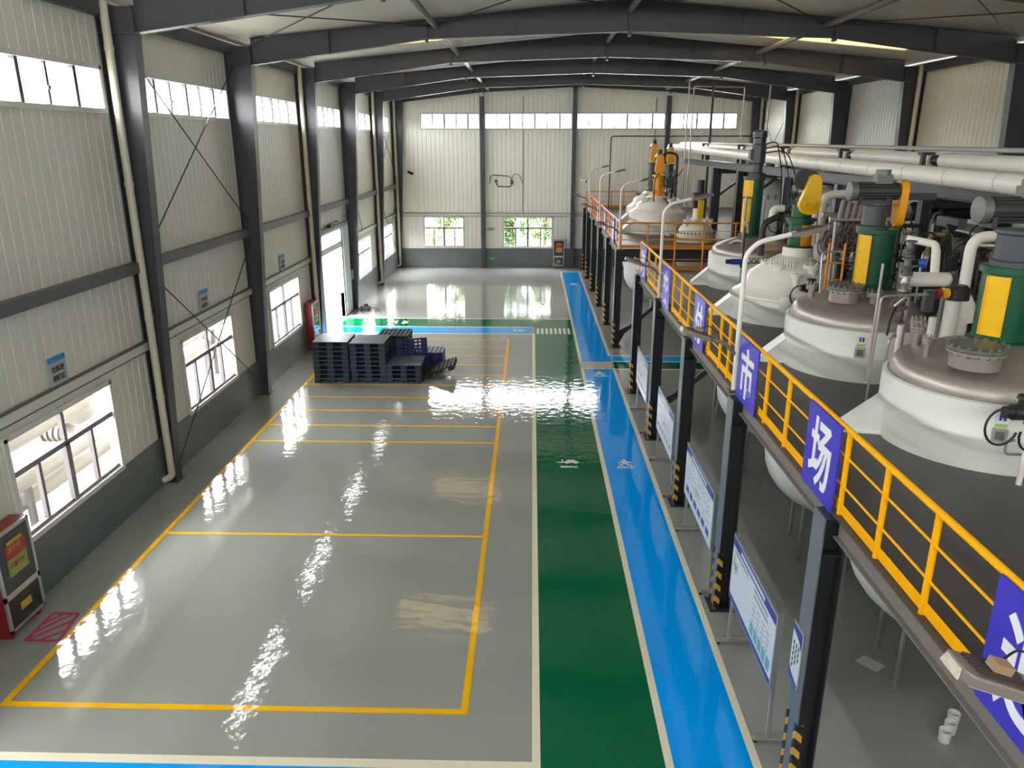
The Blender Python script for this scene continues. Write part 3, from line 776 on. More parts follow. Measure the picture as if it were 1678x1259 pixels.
for y, lb in ((22.1, 'dark cross beam closing the far end of the near platform'), (26.55, 'dark cross beam under the front of the far platform')):
    tag(MB().box(3.15, y-.01, 3.1, 12.5, y+.01, 3.47).box(3.15, y-.08, 3.08, 12.5, y+.08, 3.1).box(3.15, y-.08, 3.47, 12.5, y+.08, 3.485).build('cross_beam', POSTSHADE, smooth=False), lb, 'beam')

# ------------------------------------------------------------------ guard rails
def guardrail(name, label, m, runs, posts, mids=(.3, .6), top=.87, skip=()):
    t = thing(name, label, 'guard rail', (*posts[0], DZ), 'yellow guard rails')
    for a, b in runs:
        A = lambda z: (a[0], a[1], DZ+z); Bq = lambda z: (b[0], b[1], DZ+z)
        MB().cyl(A(top), Bq(top), .03, 12).build('top_rail', m, t)
        for z in mids: MB().cyl(A(z), Bq(z), .012, 8).build('mid_rail', m, t)
        d = (Vector((*b,0))-Vector((*a,0))).normalized()*.0
        MB().bar(A(.07), Bq(.07), .006, .11).build('toe_board', m, t, smooth=False)
    for p in posts:
        MB().cyl((p[0],p[1],DZ), (p[0],p[1],DZ+top), .027, 12).build('rail_post', m, t)
    return t
RX = 3.06
SIGNS = [(3.45, 4.33), (6.93, 7.79), (9.72, 10.66), (12.97, 13.82), (16.45, 17.38), (20.05, 21.05)]
posts = [(RX, y) for y in (3.42, 5.2, 6.04, 6.87, 7.85, 8.62, 9.45, 10.85, 11.45, 12.0, 12.78, 13.86, 14.6, 15.4, 16.3, 17.45, 18.1, 18.85, 19.95, 21.5)]
guardrail('guardrail', 'yellow guard rail with violet signs along the edge of the near platform', RAILY, [((RX,3.3),(RX,21.5))], posts)
guardrail('guardrail', 'short yellow guard rail across the far end of the near platform', RAILO, [((RX+.6,22.05),(7.2,22.05))], [(4.1,22.05),(4.9,22.05),(5.85,22.05),(7.1,22.05)])
guardrail('guardrail', 'orange guard rail along the aisle edge of the far platform', RAILO, [((RX,26.75),(RX,42.9))], [(RX,26.75+.95*i) for i in range(18)])
guardrail('guardrail', 'orange guard rail across the front of the far platform facing the gap', RAILO, [((RX,26.7),(7.1,26.7))], [(RX+.03,26.7),(4.0,26.7),(4.95,26.7),(5.9,26.7),(7.0,26.7)])
guardrail('guardrail', 'orange guard rail at the gable end of the far platform', RAILO, [((RX,44.4),(6.0,44.4))], [(RX,44.4),(3.8,44.4),(4.5,44.4),(5.2,44.4),(6.0,44.4)])
CH = ['迎', '场', '市', '付', '交', '时']
slab = ['violet sign partly behind the grey lamp head, cut by the photo edge', 'violet sign lettered 场 on the yellow rail', 'violet sign lettered 市 beside the white lamp pole',
        'violet sign lettered 付 behind a lamp arm', 'violet sign lettered 交 beside a thin white pole', 'violet sign lettered 时 at the far end of the yellow rail']
for (a, b), ch, lb in zip(SIGNS, CH, slab):
    t = thing('rail_sign', lb, 'sign', (RX-.06, (a+b)/2, DZ+.4), 'violet signs on the rail')
    x = RX-.045
    MB().box(x-.02, a, DZ-.03, x, b, DZ+.885).build('sign_panel', SIGNB, t, smooth=False)
    tm = text_mb(ch, 1., .006, .022); w = max(v.x for v in tm.v)*2; h = max(v.y for v in tm.v)*2
    place(tm, (x-.023, (a+b)/2, DZ+.43), (0,-1,0), (0,0,1), .56/w*(b-a)/.86, .72/h); tm.build('sign_lettering', SIGNW, t, smooth=False)
for k, (a, b) in enumerate(((28.2, 29.0), (31.6, 32.4), (35.2, 36.0), (39.2, 40.0))):
    t = thing('rail_sign', 'violet and white sign seen edge-on on the orange rail, %s from the aisle gap' % ordinal(k), 'sign', (RX-.06, (a+b)/2, DZ+.4), 'violet signs on the far rail')
    MB().box(RX-.065, a, DZ-.03, RX-.045, b, DZ+.885).build('sign_panel', SIGNB, t, smooth=False)
    MB().box(RX-.068, a+.2, DZ+.1, RX-.065, b-.2, DZ+.75).build('sign_print', SIGNW, t, smooth=False)

# ------------------------------------------------------------------ two-armed lamps on the platform edge
def lamp(y, label):
    x = 3.0; t = thing('platform_lamp', label, 'lamp', (x, y, DZ), 'lamp poles on the platform edge')
    MB().box(x-.08, y-.08, DZ-.02, x+.08, y+.08, DZ+.02).build('base_plate', VALVE, t)
    MB().tube(bend([(x,y,DZ),(x,y,DZ+2.0),(x+.16,y,DZ+2.18),(x+.66,y,DZ+2.3)], .22, 8), .035, 10).build('pole', LAMPW, t)
    MB().tube(bend([(x-.02,y,DZ+.56),(x-.2,y,DZ+.74),(x-.42,y,DZ+.78)], .12, 6), .03, 10).build('arm', LAMPG, t)
    def head(nm, p, d, n):
        p = Vector(p); d = Vector(d).normalized(); s = Vector((0,1,0)); u = s.cross(d).normalized()
        if u.z < 0: u = -u
        L_, w, h = .48, .11, .04
        q = lambda a, b, c: p+d*a+s*b+u*c
        body = MB().prism([q(0,-.04,-.02), q(.06,-w,-.035), q(L_-.05,-w,-.035), q(L_,-w*.8,-.02), q(L_,w*.8,-.02), q(L_-.05,w,-.035), q(.06,w,-.035), q(0,.04,-.02)], u*.06)
        b = body.build(nm, LAMPG, t, bevel=.008)
        f = MB()
        for i in range(6): f.prism([q(.1,-.09+.033*i,.024), q(.4,-.09+.033*i,.024), q(.4,-.075+.033*i,.024), q(.1,-.075+.033*i,.024)], u*.022)
        f.build('cooling_fins', LAMPD, b, smooth=False)
        MB().prism([q(L_+.002,-w*.75,-.03), q(L_+.002,w*.75,-.03), q(L_+.002,w*.6,.03), q(L_+.002,-w*.6,.03)], d*.012).build('end_lens', LED, b, smooth=False)
        MB().prism([q(.1,-w*.85,-.038), q(L_-.06,-w*.85,-.038), q(L_-.06,w*.85,-.038), q(.1,w*.85,-.038)], -u*.006).build('led_panel', LED, b, smooth=False)
        return b, q
    head('lamp_head', (x+.6,y,DZ+2.28), (1,0,.22), 0)
    b, q = head('lamp_head', (x-.36,y,DZ+.78), (-1,0,.34), 1)
    MB().prism([q(.2,-.04,.05), q(.3,-.04,.05), q(.3,.04,.05), q(.2,.04,.05)], q(0,0,.05)-q(0,0,0)).build('sensor_block', WOOD, b)
    MB().tube(bend([q(.22,.05,.07), q(.1,.12,.16), q(-.05,.02,.1), q(-.1,.0,.02)], .1), .007, 6).build('lamp_wire', RUBBER, b)
    return t
for y, lb in ((3.36, 'two-armed lamp whose grey finned head hangs in front of the partly cut violet sign'), (10.8, 'two-armed white lamp pole beside the 市 sign'), (17.8, 'two-armed white lamp pole beside the 交 sign'),
              (26.45, 'white lamp pole at the front corner of the far platform'), (34.6, 'second lamp pole of the far platform, against the gable panels'), (41.2, 'lamp pole at the far end of the far platform, by the gable wall')): lamp(y, lb)

# ------------------------------------------------------------------ notice boards under the platform edge
def board(y0, y1, lb, style):
    x = 2.9; t = thing('notice_board', lb, 'notice board', (x, (y0+y1)/2, 0), 'standing notice boards')
    zb, zt = .8, 1.8
    for y in (y0+.03, y1-.03):
        MB().box(x+.0, y-.02, .06, x+.045, y+.02, zt+.0).build('board_post', ALU, t, smooth=False)
        MB().box(x-.14, y-.03, .04, x+.38, y+.03, .08).build('board_foot', ALU, t, smooth=False)
        MB().cyl((x-.12,y,.0), (x-.12,y,.04), .025, 8).cyl((x+.36,y,.0), (x+.36,y,.04), .025, 8).build('foot_pad', RUBBER, t)
    MB().box(x-.03, y0, zb, x, y1, zt).build('board_frame', ALU, t, smooth=False)
    MB().box(x-.034, y0+.03, zb+.03, x-.03, y1-.03, zt-.03).build('board_print', BOARD, t, smooth=False)
    Y = lambda u: y1-.03-(y1-y0-.06)*u      # u runs left to right as read
    Z = lambda v: zb+.03+(zt-zb-.06)*v
    def R(mb, u0, v0, u1, v1): mb.box(x-.0365, Y(u0), Z(v0), x-.034, Y(u1), Z(v1)); return mb
    R(MB(), 0,.87,1,1).build('board_header', BOARDB if style != 4 else BOARDG, t, smooth=False)
    if style == 1: R(MB(), 0,0,1,.07).build('board_footer', BOARDB, t, smooth=False)
    def T(mb, u0, v0, u1, v1):
        mb.box(x-.038, Y(u0), Z(v0), x-.0365, Y(u1), Z(v1)); return mb
    hl = MB()
    for k in range(16): T(hl, .2+.036*k, .905, .228+.036*k, .965)
    hl.build('header_lettering', SIGNW, t, smooth=False)
    tx = MB()
    if style == 1:
        for k in range(14): R(tx, .06+.024*k, .79, .078+.024*k, .83)
        tx.build('board_text', BOARDG, t, smooth=False); tx = MB()
        for r in range(2):
            for k in range(12): R(tx, .55+.026*k, .78-.09*r, .57+.026*k, .82-.09*r)
        tx.build('board_text', BOARDG, t, smooth=False); tx = MB()
        for r in range(4):
            for k in range(4): R(tx, .55+.1*k, .58-.08*r, .61+.1*k, .6-.08*r)
        tx.build('board_text', BOARDG, t, smooth=False); tx = MB()
        for k in range(5): R(tx, .05+.02*k, .57-.05*(k%3), .065+.02*k, .66-.04*(k%2))
        R(MB(), .04,.6,.06,.74).build('board_picture', BOARDN, t, smooth=False)
        for k in range(5): R(MB(), .53+.09*k, .12, .6+.09*k, .3).build('board_picture', BOARDT, t, smooth=False)
    else:
        for r in range(7):
            tx.v and tx.build('board_text', BOARDG, t, smooth=False); tx = MB(); u = .05
            while u < .92:
                w = rnd.uniform(.03, .1)
                if rnd.random() < .75: R(tx, u, .8-.075*r, min(u+w, .95), .815-.075*r)
                u += w+.03
        for k in range(6): R(MB(), .08+.15*k, .12 if style == 2 else .16, .18+.15*k, .24).build('board_picture', BOARDB if style == 2 else BOARDG, t, smooth=False)
        R(MB(), .42,.42,.56,.5).build('board_picture', BOARDP, t, smooth=False)
    tx.build('board_text', BOARDG, t, smooth=False)
for a, b, lb, st in ((7.62, 9.6, 'notice board with navy header and teal chart, beside the post with the notice plate', 1), (10.82, 13.0, 'notice board with blue header and a row of small pictures along its lower edge', 2),
                     (14.4, 16.35, 'pale violet notice board of fine print, between the posts with and without the diagonal brace', 3), (18.0, 19.9, 'pale notice board just before the crossing lane', 4)): board(a, b, lb, st)

# small things on the floor below the platform
tag(MB().prism([(4.62,9.22,.0),(4.83,8.98,.0),(5.0,9.12,.0),(4.8,9.34,.0)], (0,0,.004)).build('paper_sheet', PAPER, smooth=False), 'pale sheet of paper lying on the floor under the platform', 'paper')
for k, (x, y, lb) in enumerate(((5.1, 7.72, 'white bucket on the aisle side of the three under the platform'), (5.24, 7.86, 'white bucket in the middle of the three under the platform'), (5.36, 8.02, 'white bucket at the inner end of the three under the platform'))):
    mb = MB().lathe((x,y,.003), [(0,0),(.065,0),(.075,.16),(.07,.16),(.062,.01),(0,.01)], 18)
    tag(mb.build('small_bucket', TANKW), lb, 'bucket', 'three buckets on the floor')
# ------------------------------------------------------------------ process vessels
def valve_mb(mb, c, ax, r=.05, L=.2):
    c = Vector(c); a = Vector(ax).normalized()
    flange(mb, c-a*L/2, r*1.7, a, .025, 12); flange(mb, c+a*L/2, r*1.7, a, .025, 12)
    mb.tube([c-a*L/2, c-a*L*.2, c, c+a*L*.2, c+a*L/2], [r, r, r*1.35, r, r], 10)
    return mb
def handwheel(mb, c, ax, r=.08):
    ax = Vector(ax).normalized(); u = ax.orthogonal().normalized(); w = ax.cross(u); c = Vector(c)
    mb.tube([c+u*(r*math.cos(2*PI*i/16))+w*(r*math.sin(2*PI*i/16)) for i in range(16)], .01, 6, closed=True)
    for k in range(3):
        a = PI*k/3; d = u*math.cos(a)+w*math.sin(a); mb.cyl(c-d*r, c+d*r, .006, 5)
    mb.cyl(c-ax*.12, c+ax*.02, .01, 6)
    return mb
def vessel_body(t, cx, cy, r, zr, ztop, mbody, mdome, cone=False, below=True):
    C = (cx, cy, 0)
    MB().lathe(C, [(r-.04,DZ-.03),(r,DZ-.03),(r,DZ+.35),(r+.006,DZ+.36),(r+.006,DZ+.4),(r,DZ+.41),(r,zr),(r-.05,zr+.012),(r-.08,zr-.01)], 64).build('vessel_shell', mbody, t)
    rd = r-.07; h = ztop-zr
    if cone: prof = [(rd+.02,zr-.02),(rd+.02,zr+.05),(rd-.08,zr+.1),(rd-.2,zr+h*.3),(rd*.75,zr+h*.55),(rd*.5,zr+h*.8),(.3,ztop),(.02,ztop+.01)]
    else:
        prof = [(rd,zr-.02),(rd,zr+.03)]
        for k in range(1, 6): a = PI/2*k/5; prof.append((rd-.16*(1-math.cos(a)), zr+.03+h*.42*math.sin(a)))
        for q in (.75,.6,.45,.3,.15,.0): prof.append((max(.001, rd*q), zr+.03+h*.42+(h*.55)*(1-(q/.87)**2)))
    MB().lathe(C, prof, 64).build('vessel_dome', mdome, t)
    if below:
        rb = r+.1
        pr = [(rb-.04,DZ-.05),(rb,DZ-.05),(rb,1.8)]
        for k in range(1, 9): a = PI/2*k/8; pr.append((rb*math.cos(a), 1.8-1.0*math.sin(a)))
        MB().lathe(C, pr, 48).build('lower_shell', TANKW, t)
        m = MB(); m.cyl((cx,cy,.75), (cx,cy,.25), .06, 12); flange(m, (cx,cy,.6), .11, (0,0,1)); valve_mb(m, (cx,cy,.4), (0,0,1))
        m.build('outlet_nozzle', PIPES, t)
        for a in (2.4, 3.6, 4.7): MB().cyl((cx+.75*math.cos(a),cy+.75*math.sin(a),1.15), (cx+.75*math.cos(a),cy+.75*math.sin(a),.0), .03, 8).build('prop_leg', PIPES, t)
def lug(t, cx, cy, r, ang):
    """gusseted support bracket resting on the deck"""
    d = Vector((math.cos(ang), math.sin(ang), 0)); s = Vector((-d.y, d.x, 0)); o = Vector((cx,cy,DZ))+d*(r-.02)
    mb = MB()
    for k in (-.17, .17):
        p = o+s*k; mb.prism([p+Vector((0,0,.02)), p+d*.42+Vector((0,0,.02)), p+d*.42+Vector((0,0,.06)), p+Vector((0,0,.42))], s*.02)
    mb.prism([o-s*.2, o-s*.2+d*.44, o+s*.22+d*.44, o+s*.22], (0,0,.02))
    mb.prism([o-s*.18+d*.42+Vector((0,0,.04)), o-s*.18+Vector((0,0,.42)), o+s*.2+Vector((0,0,.42)), o+s*.2+d*.42+Vector((0,0,.04))], Vector((0,0,.015)))
    return mb.build('support_bracket', TANKW, t, smooth=False)
def manhole(t, c, r, ax=(0,0,1), m=MANHOLE, h=.22):
    ax = Vector(ax).normalized(); c = Vector(c)
    MB().lathe(c, [(r*.86,-h),(r*.86,-.05),(r,-.05),(r,-.02),(0,-.02)], 32, ax).build('manhole_neck', m if m is not MANHOLE else STAINLESS, t)
    mb = MB().lathe(c, [(r*.97,-.015),(r,-.01),(r,.025),(r*.8,.045),(r*.4,.06),(0,.065)], 32, ax)
    k = mb.build('manhole_cover', m, t)
    u = ax.orthogonal().normalized(); w = ax.cross(u); b = MB()
    for i in range(18):
        a = 2*PI*i/18; p = c+(u*math.cos(a)+w*math.sin(a))*r*.96; b.cyl(p-ax*.07, p+ax*.06, .014, 6); b.cyl(p+ax*.03, p+ax*.05, .026, 6)
    b.build('cover_bolts', m, k)
    p = c+u*r*.3; q = c-u*r*.3
    MB().tube(bend([p+ax*.05, p+ax*.13, q+ax*.13, q+ax*.05], .03), .01, 6).build('lifting_handle', VALVE, k)
def nozzle(t, c, r, h, m, wheel=None):
    c = Vector(c); mb = MB().cyl(c-Vector((0,0,.15)), c+Vector((0,0,h)), r, 14)
    flange(mb, c+Vector((0,0,h)), r*1.9, (0,0,1), .03); flange(mb, c+Vector((0,0,h+.035)), r*1.9, (0,0,1), .03)
    for i in range(8):
        a = 2*PI*i/8; p = c+Vector((r*1.55*math.cos(a), r*1.55*math.sin(a), h)); mb.cyl(p-Vector((0,0,.04)), p+Vector((0,0,.09)), .011, 5)
    mb.build('nozzle', m, t)
def motor_h(t, c, L, r, m=MDARK):
    """horizontal finned motor along x, fan cowl at -x"""
    x, y, z = c; mb = MB().cyl((x,y,z), (x+L,y,z), r, 28)
    for i in range(18):
        a = 2*PI*i/18; mb.bar((x+.12,y+r*math.cos(a),z+r*math.sin(a)), (x+L-.06,y+r*math.cos(a),z+r*math.sin(a)), .012, .012)
    mb.box(x+.1, y-r*.9, z-r-.05, x+.16, y+r*.9, z-r*.5).box(x+L-.2, y-r*.9, z-r-.05, x+L-.14, y+r*.9, z-r*.5)
    o = mb.build('motor', m, t)
    MB().lathe((x-.012,y,z), [(r*1.06,.1),(r*1.06,0),(r*.85,-.012),(0,-.012)], 28, (1,0,0)).build('fan_cowl', MANHOLE, o)
    MB().box(x+L*.5, y-.09, z+r-.02, x+L*.5+.24, y+.09, z+r+.12).cyl((x+L*.5+.12,y,z+r+.1), (x+L*.5+.12,y,z+r+.19), .11, 16).build('terminal_box', MANHOLE, o)
def belt_guard_yz(t, c, zt, zb, rt, rb, w, m):
    """egg-shaped belt guard in the yz plane, seen edge-on; c=(x,y)"""
    x, y = c; pts = [(x, y+rt*math.cos(a), zt+rt*math.sin(a)) for a in [PI*i/10 for i in range(11)]]+[(x, y+rb*math.cos(a), zb+rb*math.sin(a)) for a in [PI+PI*i/10 for i in range(11)]]
    MB().prism(pts, (w,0,0)).build('belt_guard', m, t)
def belt_guard_xz(t, c, zt, zb, rt, rb, w, m, lean=0.):
    x, y = c; pts = [(x+lean+rt*math.cos(a), y, zt+rt*math.sin(a)) for a in [PI*i/10 for i in range(11)]]+[(x+rb*math.cos(a), y, zb+rb*math.sin(a)) for a in [PI+PI*i/10 for i in range(11)]]
    g = MB().prism(pts, (0,w,0)).build('belt_guard', m, t, bevel=.015)
    MB().lathe((x,y-.004,zb), [(rb*.62,.0),(rb*.55,-.012),(0,-.012)], 24, (0,1,0)).build('guard_boss', m, g)
def stand(t, cx, cy, r, z0, z1, mg, a0, a1, gm, zg=None):
    """round agitator housing with a curved guard sheet over part of its side (angles in degrees)"""
    MB().lathe((cx,cy,0), [(r+.06,z0),(r+.06,z0+.05),(r,z0+.06),(r,z1-.08),(r+.04,z1-.07),(r+.04,z1),(r*.5,z1)], 36).build('agitator_stand', mg, t)
    zz = zg or (z0+.06, z1-.09); b0, b1 = math.radians(a0), math.radians(a1)
    g = MB().lathe((cx,cy,0), [(r+.004,zz[0]),(r+.028,zz[0]),(r+.028,zz[1]),(r+.004,zz[1]),(r+.004,zz[0])], 10, (0,0,1), b0, b1)
    for a in (b0, b1): g.prism([(cx+q*math.cos(a), cy+q*math.sin(a), z) for q, z in ((r,zz[0]),(r+.045,zz[0]),(r+.045,zz[1]),(r,zz[1]))], (.006*math.sin(a),-.006*math.cos(a),0))
    g.build('shaft_guard', gm, t)
def gauge(t, c, h=.25, mcase=MGREEN):
    x, y, z = c
    MB().cyl((x,y,z), (x,y,z+h), .012, 6).build('gauge_stem', PIPES, t)
    g = MB().lathe((x,y,z+h+.05), [(0,.02),(.055,.02),(.055,-.02),(.045,-.022),(0,-.022)], 18, (0,1,0)).build('gauge', MDARK, t)
    MB().lathe((x,y-.024,z+h+.05), [(.043,0),(.0,-.002)], 18, (0,1,0)).build('gauge_dial', SIGNW, g)
def plate(t, cx, cy, r, ang, z):
    d = Vector((math.cos(ang), math.sin(ang), 0)); s = Vector((-d.y, d.x, 0)); o = Vector((cx,cy,0))+d*(r+.004)
    def q(a, b, u, v, th, m, nm): 
        MB().prism([o+s*a+Vector((0,0,u)), o+s*b+Vector((0,0,u)), o+s*b+Vector((0,0,v)), o+s*a+Vector((0,0,v))], d*th).build(nm, m, t, smooth=False)
    q(-.075,.075,z-.1,z+.05,.03,ALU,'nameplate_frame'); q(-.045,.045,z-.07,z+.02,.034,MANHOLE,'nameplate')
    q(-.07,.07,z+.11,z+.24,.004,BOARD,'label_sheet'); q(-.03,-.005,z+.14,z+.21,.006,BOARDB,'label_print'); q(.01,.04,z+.14,z+.21,.006,BOARDB,'label_print')
    q(-.06,.06,z+.06,z+.1,.005,BOARDN if ang < -1.8 else SIGNGREY,'label_sheet')
def motor_valve(t, c, sgn=1, m=MDARK, loops=True):
    """electric valve actuator on a thin stand with black cable loops"""
    x, y, z = c
    MB().tube([(x+.12,y,DZ), (x+.12,y,z-.02)], .03, 10).build('stand_pipe', PIPEW, t)
    a = MB(); valve_mb(a, (x+.12,y,z+.02), (0,0,1), .045, .2); a.build('valve_body', VALVE, t)
    b = MB(); b.cyl((x-.12,y-.02,z+.05), (x+.1,y-.02,z+.05), .085, 16); b.cyl((x-.2,y-.02,z+.05), (x-.12,y-.02,z+.05), .065, 16); b.cyl((x+.0,y-.02,z+.12), (x+.0,y-.02,z+.2), .07, 14); b.lathe((x,y-.02,z+.2), [(.095,0),(.08,.03),(0,.04)], 14)
    b.build('actuator', m, t)
    if loops:
        c1 = [(x-.2+.17*math.cos(u)-.02, y-.06, z-.1+.2*math.sin(u)) for u in [PI*.55+PI*1.35*i/16 for i in range(17)]]
        MB().tube(c1, .013, 6).build('cable_loop', RUBBER, t)
        c2 = [(x+.12+.15*math.cos(u), y-.07, z-.2+.17*math.sin(u)) for u in [PI*.7-PI*1.8*i/16 for i in range(17)]]
        MB().tube(c2, .013, 6).build('cable_loop', RUBBER, t)
def thin_pipes(t, paths, r=.018, m=PIPES, nm='thin_pipe', n=8):
    for p in paths: MB().tube(bend(p, .08, 4), r, n).build(nm, m, t)

# --- vessel beside the 场 sign
cx, cy, r = V['a']
t = thing('reactor_vessel', 'large white vessel with dusty steel dome cut by the photo edge, facing the 场 sign', 'reactor', (cx, cy, DZ), 'reactors along the yellow rail')
vessel_body(t, cx, cy, r, 4.27, 4.74, TANKW, STAINLESS)
for a in (PI*.93, PI*1.75, PI*.3): lug(t, cx, cy, r, a)
manhole(t, (5.02, 8.42, 4.80), .31)
stand(t, 5.66, 9.1, .3, 4.7, 5.62, MGREEN, 196, 240, GUARD, (4.82, 5.52))
MB().lathe((5.68,9.1,0), [(.27,5.6),(.27,5.68),(.24,5.7),(.24,5.98),(.27,6.0),(.27,6.04),(0,6.04)], 28).build('gearbox', MGREY, t)
motor_h(t, (5.09,9.0,6.27), .85, .145); belt_guard_yz(t, (5.98,9.02), 6.28, 5.78, .17, .14, .11, GUARDO)
gauge(t, (5.93,8.72,4.75), .75); plate(t, cx, cy, r, -1.98, 3.98)
motor_valve(t, (5.12,7.6,4.28))
nozzle(t, (4.86,9.45,4.62), .05, .14, STAINLESS); nozzle(t, (4.75,8.95,4.6), .035, .12, STAINLESS); nozzle(t, (5.05,9.85,4.6), .05, .15, STAINLESS)
g = MB(); valve_mb(g, (5.96,8.55,4.98), (0,0,1), .05); handwheel(g, (5.82,8.5,5.0), (-1,0,0), .08); g.cyl((5.96,8.55,4.6), (5.96,8.55,4.9), .03, 8); g.build('green_valve', MGREEN, t)
thin_pipes(t, [[(4.42,9.7,4.0),(4.42,9.7,5.55)], [(4.55,9.9,3.55),(4.55,9.9,5.1),(5.2,10.0,5.1)], [(5.2,7.75,3.95),(5.1,7.72,3.95),(5.1,7.72,3.8),(5.75,7.72,3.8)], [(5.3,7.7,4.4),(5.3,7.7,4.5),(5.75,7.78,4.5)]], .016)
m = MB(); m.cyl((5.72,7.62,DZ), (5.72,7.62,4.35), .045, 12); flange(m, (5.72,7.62,4.2), .09, (0,0,1)); flange(m, (5.72,7.62,4.33), .09, (0,0,1)); m.cyl((5.72,7.62,4.35), (5.72,7.62,4.75), .055, 12); m.build('drain_pipe', TANKW, t)
# --- vessel beside the 市 sign
cx, cy, r = V['b']
t = thing('reactor_vessel', 'white vessel with dusty steel dome, yellow guard and dark motor, facing the 市 sign', 'reactor', (cx, cy, DZ), 'reactors along the yellow rail')
vessel_body(t, cx, cy, r, 4.28, 4.76, TANKW, STAINLESS)
for a in (PI*.95, PI*1.72): lug(t, cx, cy, r, a)
manhole(t, (4.92, 11.95, 4.84), .27)
stand(t, 5.51, 12.45, .28, 4.78, 5.7, MGREEN, 194, 234, GUARD)
MB().lathe((5.42,12.45,0), [(.24,5.68),(.24,5.74),(.18,5.76),(.18,6.05),(.23,6.07),(.23,6.1),(0,6.1)], 28).build('gearbox', MGREY, t)
motor_h(t, (4.93,12.3,6.28), .72, .135); belt_guard_yz(t, (5.68,12.32), 6.3, 5.86, .15, .12, .11, GUARDO)
MB().box(5.8,12.25,6.15,6.25,12.4,6.25).build('motor_rail', MDARK, t)
gauge(t, (5.9,12.2,4.9), .55); plate(t, cx, cy, r, -1.95, 4.0)
nozzle(t, (5.28,11.72,4.66), .07, .1, STAINLESS); nozzle(t, (5.85,12.0,4.68), .05, .12, STAINLESS); nozzle(t, (4.6,12.5,4.62), .05, .12, STAINLESS)
thin_pipes(t, [[(6.0,11.9,4.6),(6.0,11.9,5.4),(6.1,12.0,5.4)], [(5.95,12.1,4.7),(5.95,12.1,5.15),(6.1,12.1,5.15)], [(4.62,12.2,4.7),(4.62,12.3,5.35),(4.95,12.3,5.35)]], .016)
MB().prism([(5.62,11.05,DZ+.02),(5.62,11.05,DZ+.5),(5.5,10.95,DZ+.02)], (.02,.02,0)).build('small_gusset', TANKW, t)
# --- glass-lined vessel with the egg-shaped guard
cx, cy, r = V['c']
t = thing('reactor_vessel', 'cream enamelled vessel with clamped cone lid and egg-shaped yellow belt guard on top', 'reactor', (cx, cy, DZ), 'reactors along the yellow rail')
vessel_body(t, cx, cy, r, 3.98, 4.78, TANKW, TANKW2, cone=True)
for a in (PI*.95, PI*1.7): lug(t, cx, cy, r, a)
stand(t, 5.5, 16.0, .22, 4.93, 5.5, MGREEN, 262, 326, GUARDO)
MB().lathe((5.5,16.0,0), [(.34,4.6),(.34,4.72),(.3,4.74),(.3,4.95)], 24).build('agitator_flange', TANKW2, t)
MB().lathe((5.5,16.0,0), [(.3,5.48),(.3,5.54),(.2,5.56),(.2,5.8),(.1,5.82)], 20).build('gearbox', MGREEN, t)
belt_guard_xz(t, (5.52,15.62), 6.28, 5.84, .13, .22, .13, GUARD, .06)
MB().cyl((5.52,15.76,6.28), (5.52,16.2,6.28), .2, 20).lathe((5.4,15.74,6.3), [(.2,0),(.2,.03),(0,.03)], 20, (0,1,0)).build('motor', MDARK, t)
for (px, py, pz, pr) in ((5.0,15.55,4.5,.1), (5.25,15.15,4.35,.06), (5.62,15.35,4.5,.1), (5.95,15.5,4.45,.08), (4.85,15.9,4.5,.06), (5.85,16.5,4.5,.08)): nozzle(t, (px,py,pz), pr, .12, TANKW2)
b = MB()
for k in range(26):
    a = 2*PI*k/26; p = Vector((5.5+.32*math.cos(a), 16.0+.32*math.sin(a), 4.62)); b.bar(p-Vector((0,0,.06)), p+Vector((0,0,.14)), .03)
b.build('lid_clamps', TANKW2, t); b = MB()
for k in range(9): b.cyl((4.82+.05*k,15.5-.02*k,4.6), (4.82+.05*k,15.5-.02*k,4.78), .016, 6)
b.build('lid_clamps', TANKW2, t)
MB().lathe((5.0,14.9,4.0), [(.13,.12),(.13,-.06),(.1,-.08),(0,-.08)], 20, (.33,.94,0)).build('side_nozzle', TANKW, t)
motor_valve(t, (5.38,14.7,4.28))
thin_pipes(t, [[(5.66,14.75,3.55),(5.66,14.75,5.2),(5.5,14.9,5.2)], [(5.9,14.9,4.0),(5.9,14.9,4.7),(6.2,15.0,4.7)]], .022, PIPED)
# --- vessel with the tall green agitator
cx, cy, r = V['d']
t = thing('reactor_vessel', 'white vessel with steel dome and tall green agitator frame under a black upright motor', 'reactor', (cx, cy, DZ), 'reactors along the yellow rail')
vessel_body(t, cx, cy, r, 4.32, 4.76, TANKW, STAINLESS)
for a in (PI*.95, PI*1.7): lug(t, cx, cy, r, a)
stand(t, 5.52, 19.7, .23, 4.75, 6.2, MGREEN, 190, 252, GUARD, (5.72, 6.12))
m = MB()
for sx in (-.17, .17):
    for sy in (-.3,): m.cyl((5.5+sx*1.3,19.7+sy,4.7), (5.5+sx*1.3,19.7+sy,5.76), .03, 8)
m.build('stand_legs', PIPES, t)
MB().lathe((5.52,19.7,0), [(.234,4.85),(.26,4.85),(.26,5.68),(.234,5.68)], 8, (0,0,1), math.radians(190), math.radians(248)).build('shaft_guard', GUARD, t)
m = MB().lathe((5.56,19.7,0), [(.2,6.2),(.2,6.28),(.13,6.3),(.13,6.5),(.17,6.52),(.17,6.95),(.15,6.97),(.15,7.1),(.17,7.12),(.17,7.26),(.1,7.3),(0,7.3)], 24); m.box(5.34,19.6,6.6,5.42,19.8,6.85)
m.build('motor', mat('blue_black_motor', (.02,.025,.035), .3), t)
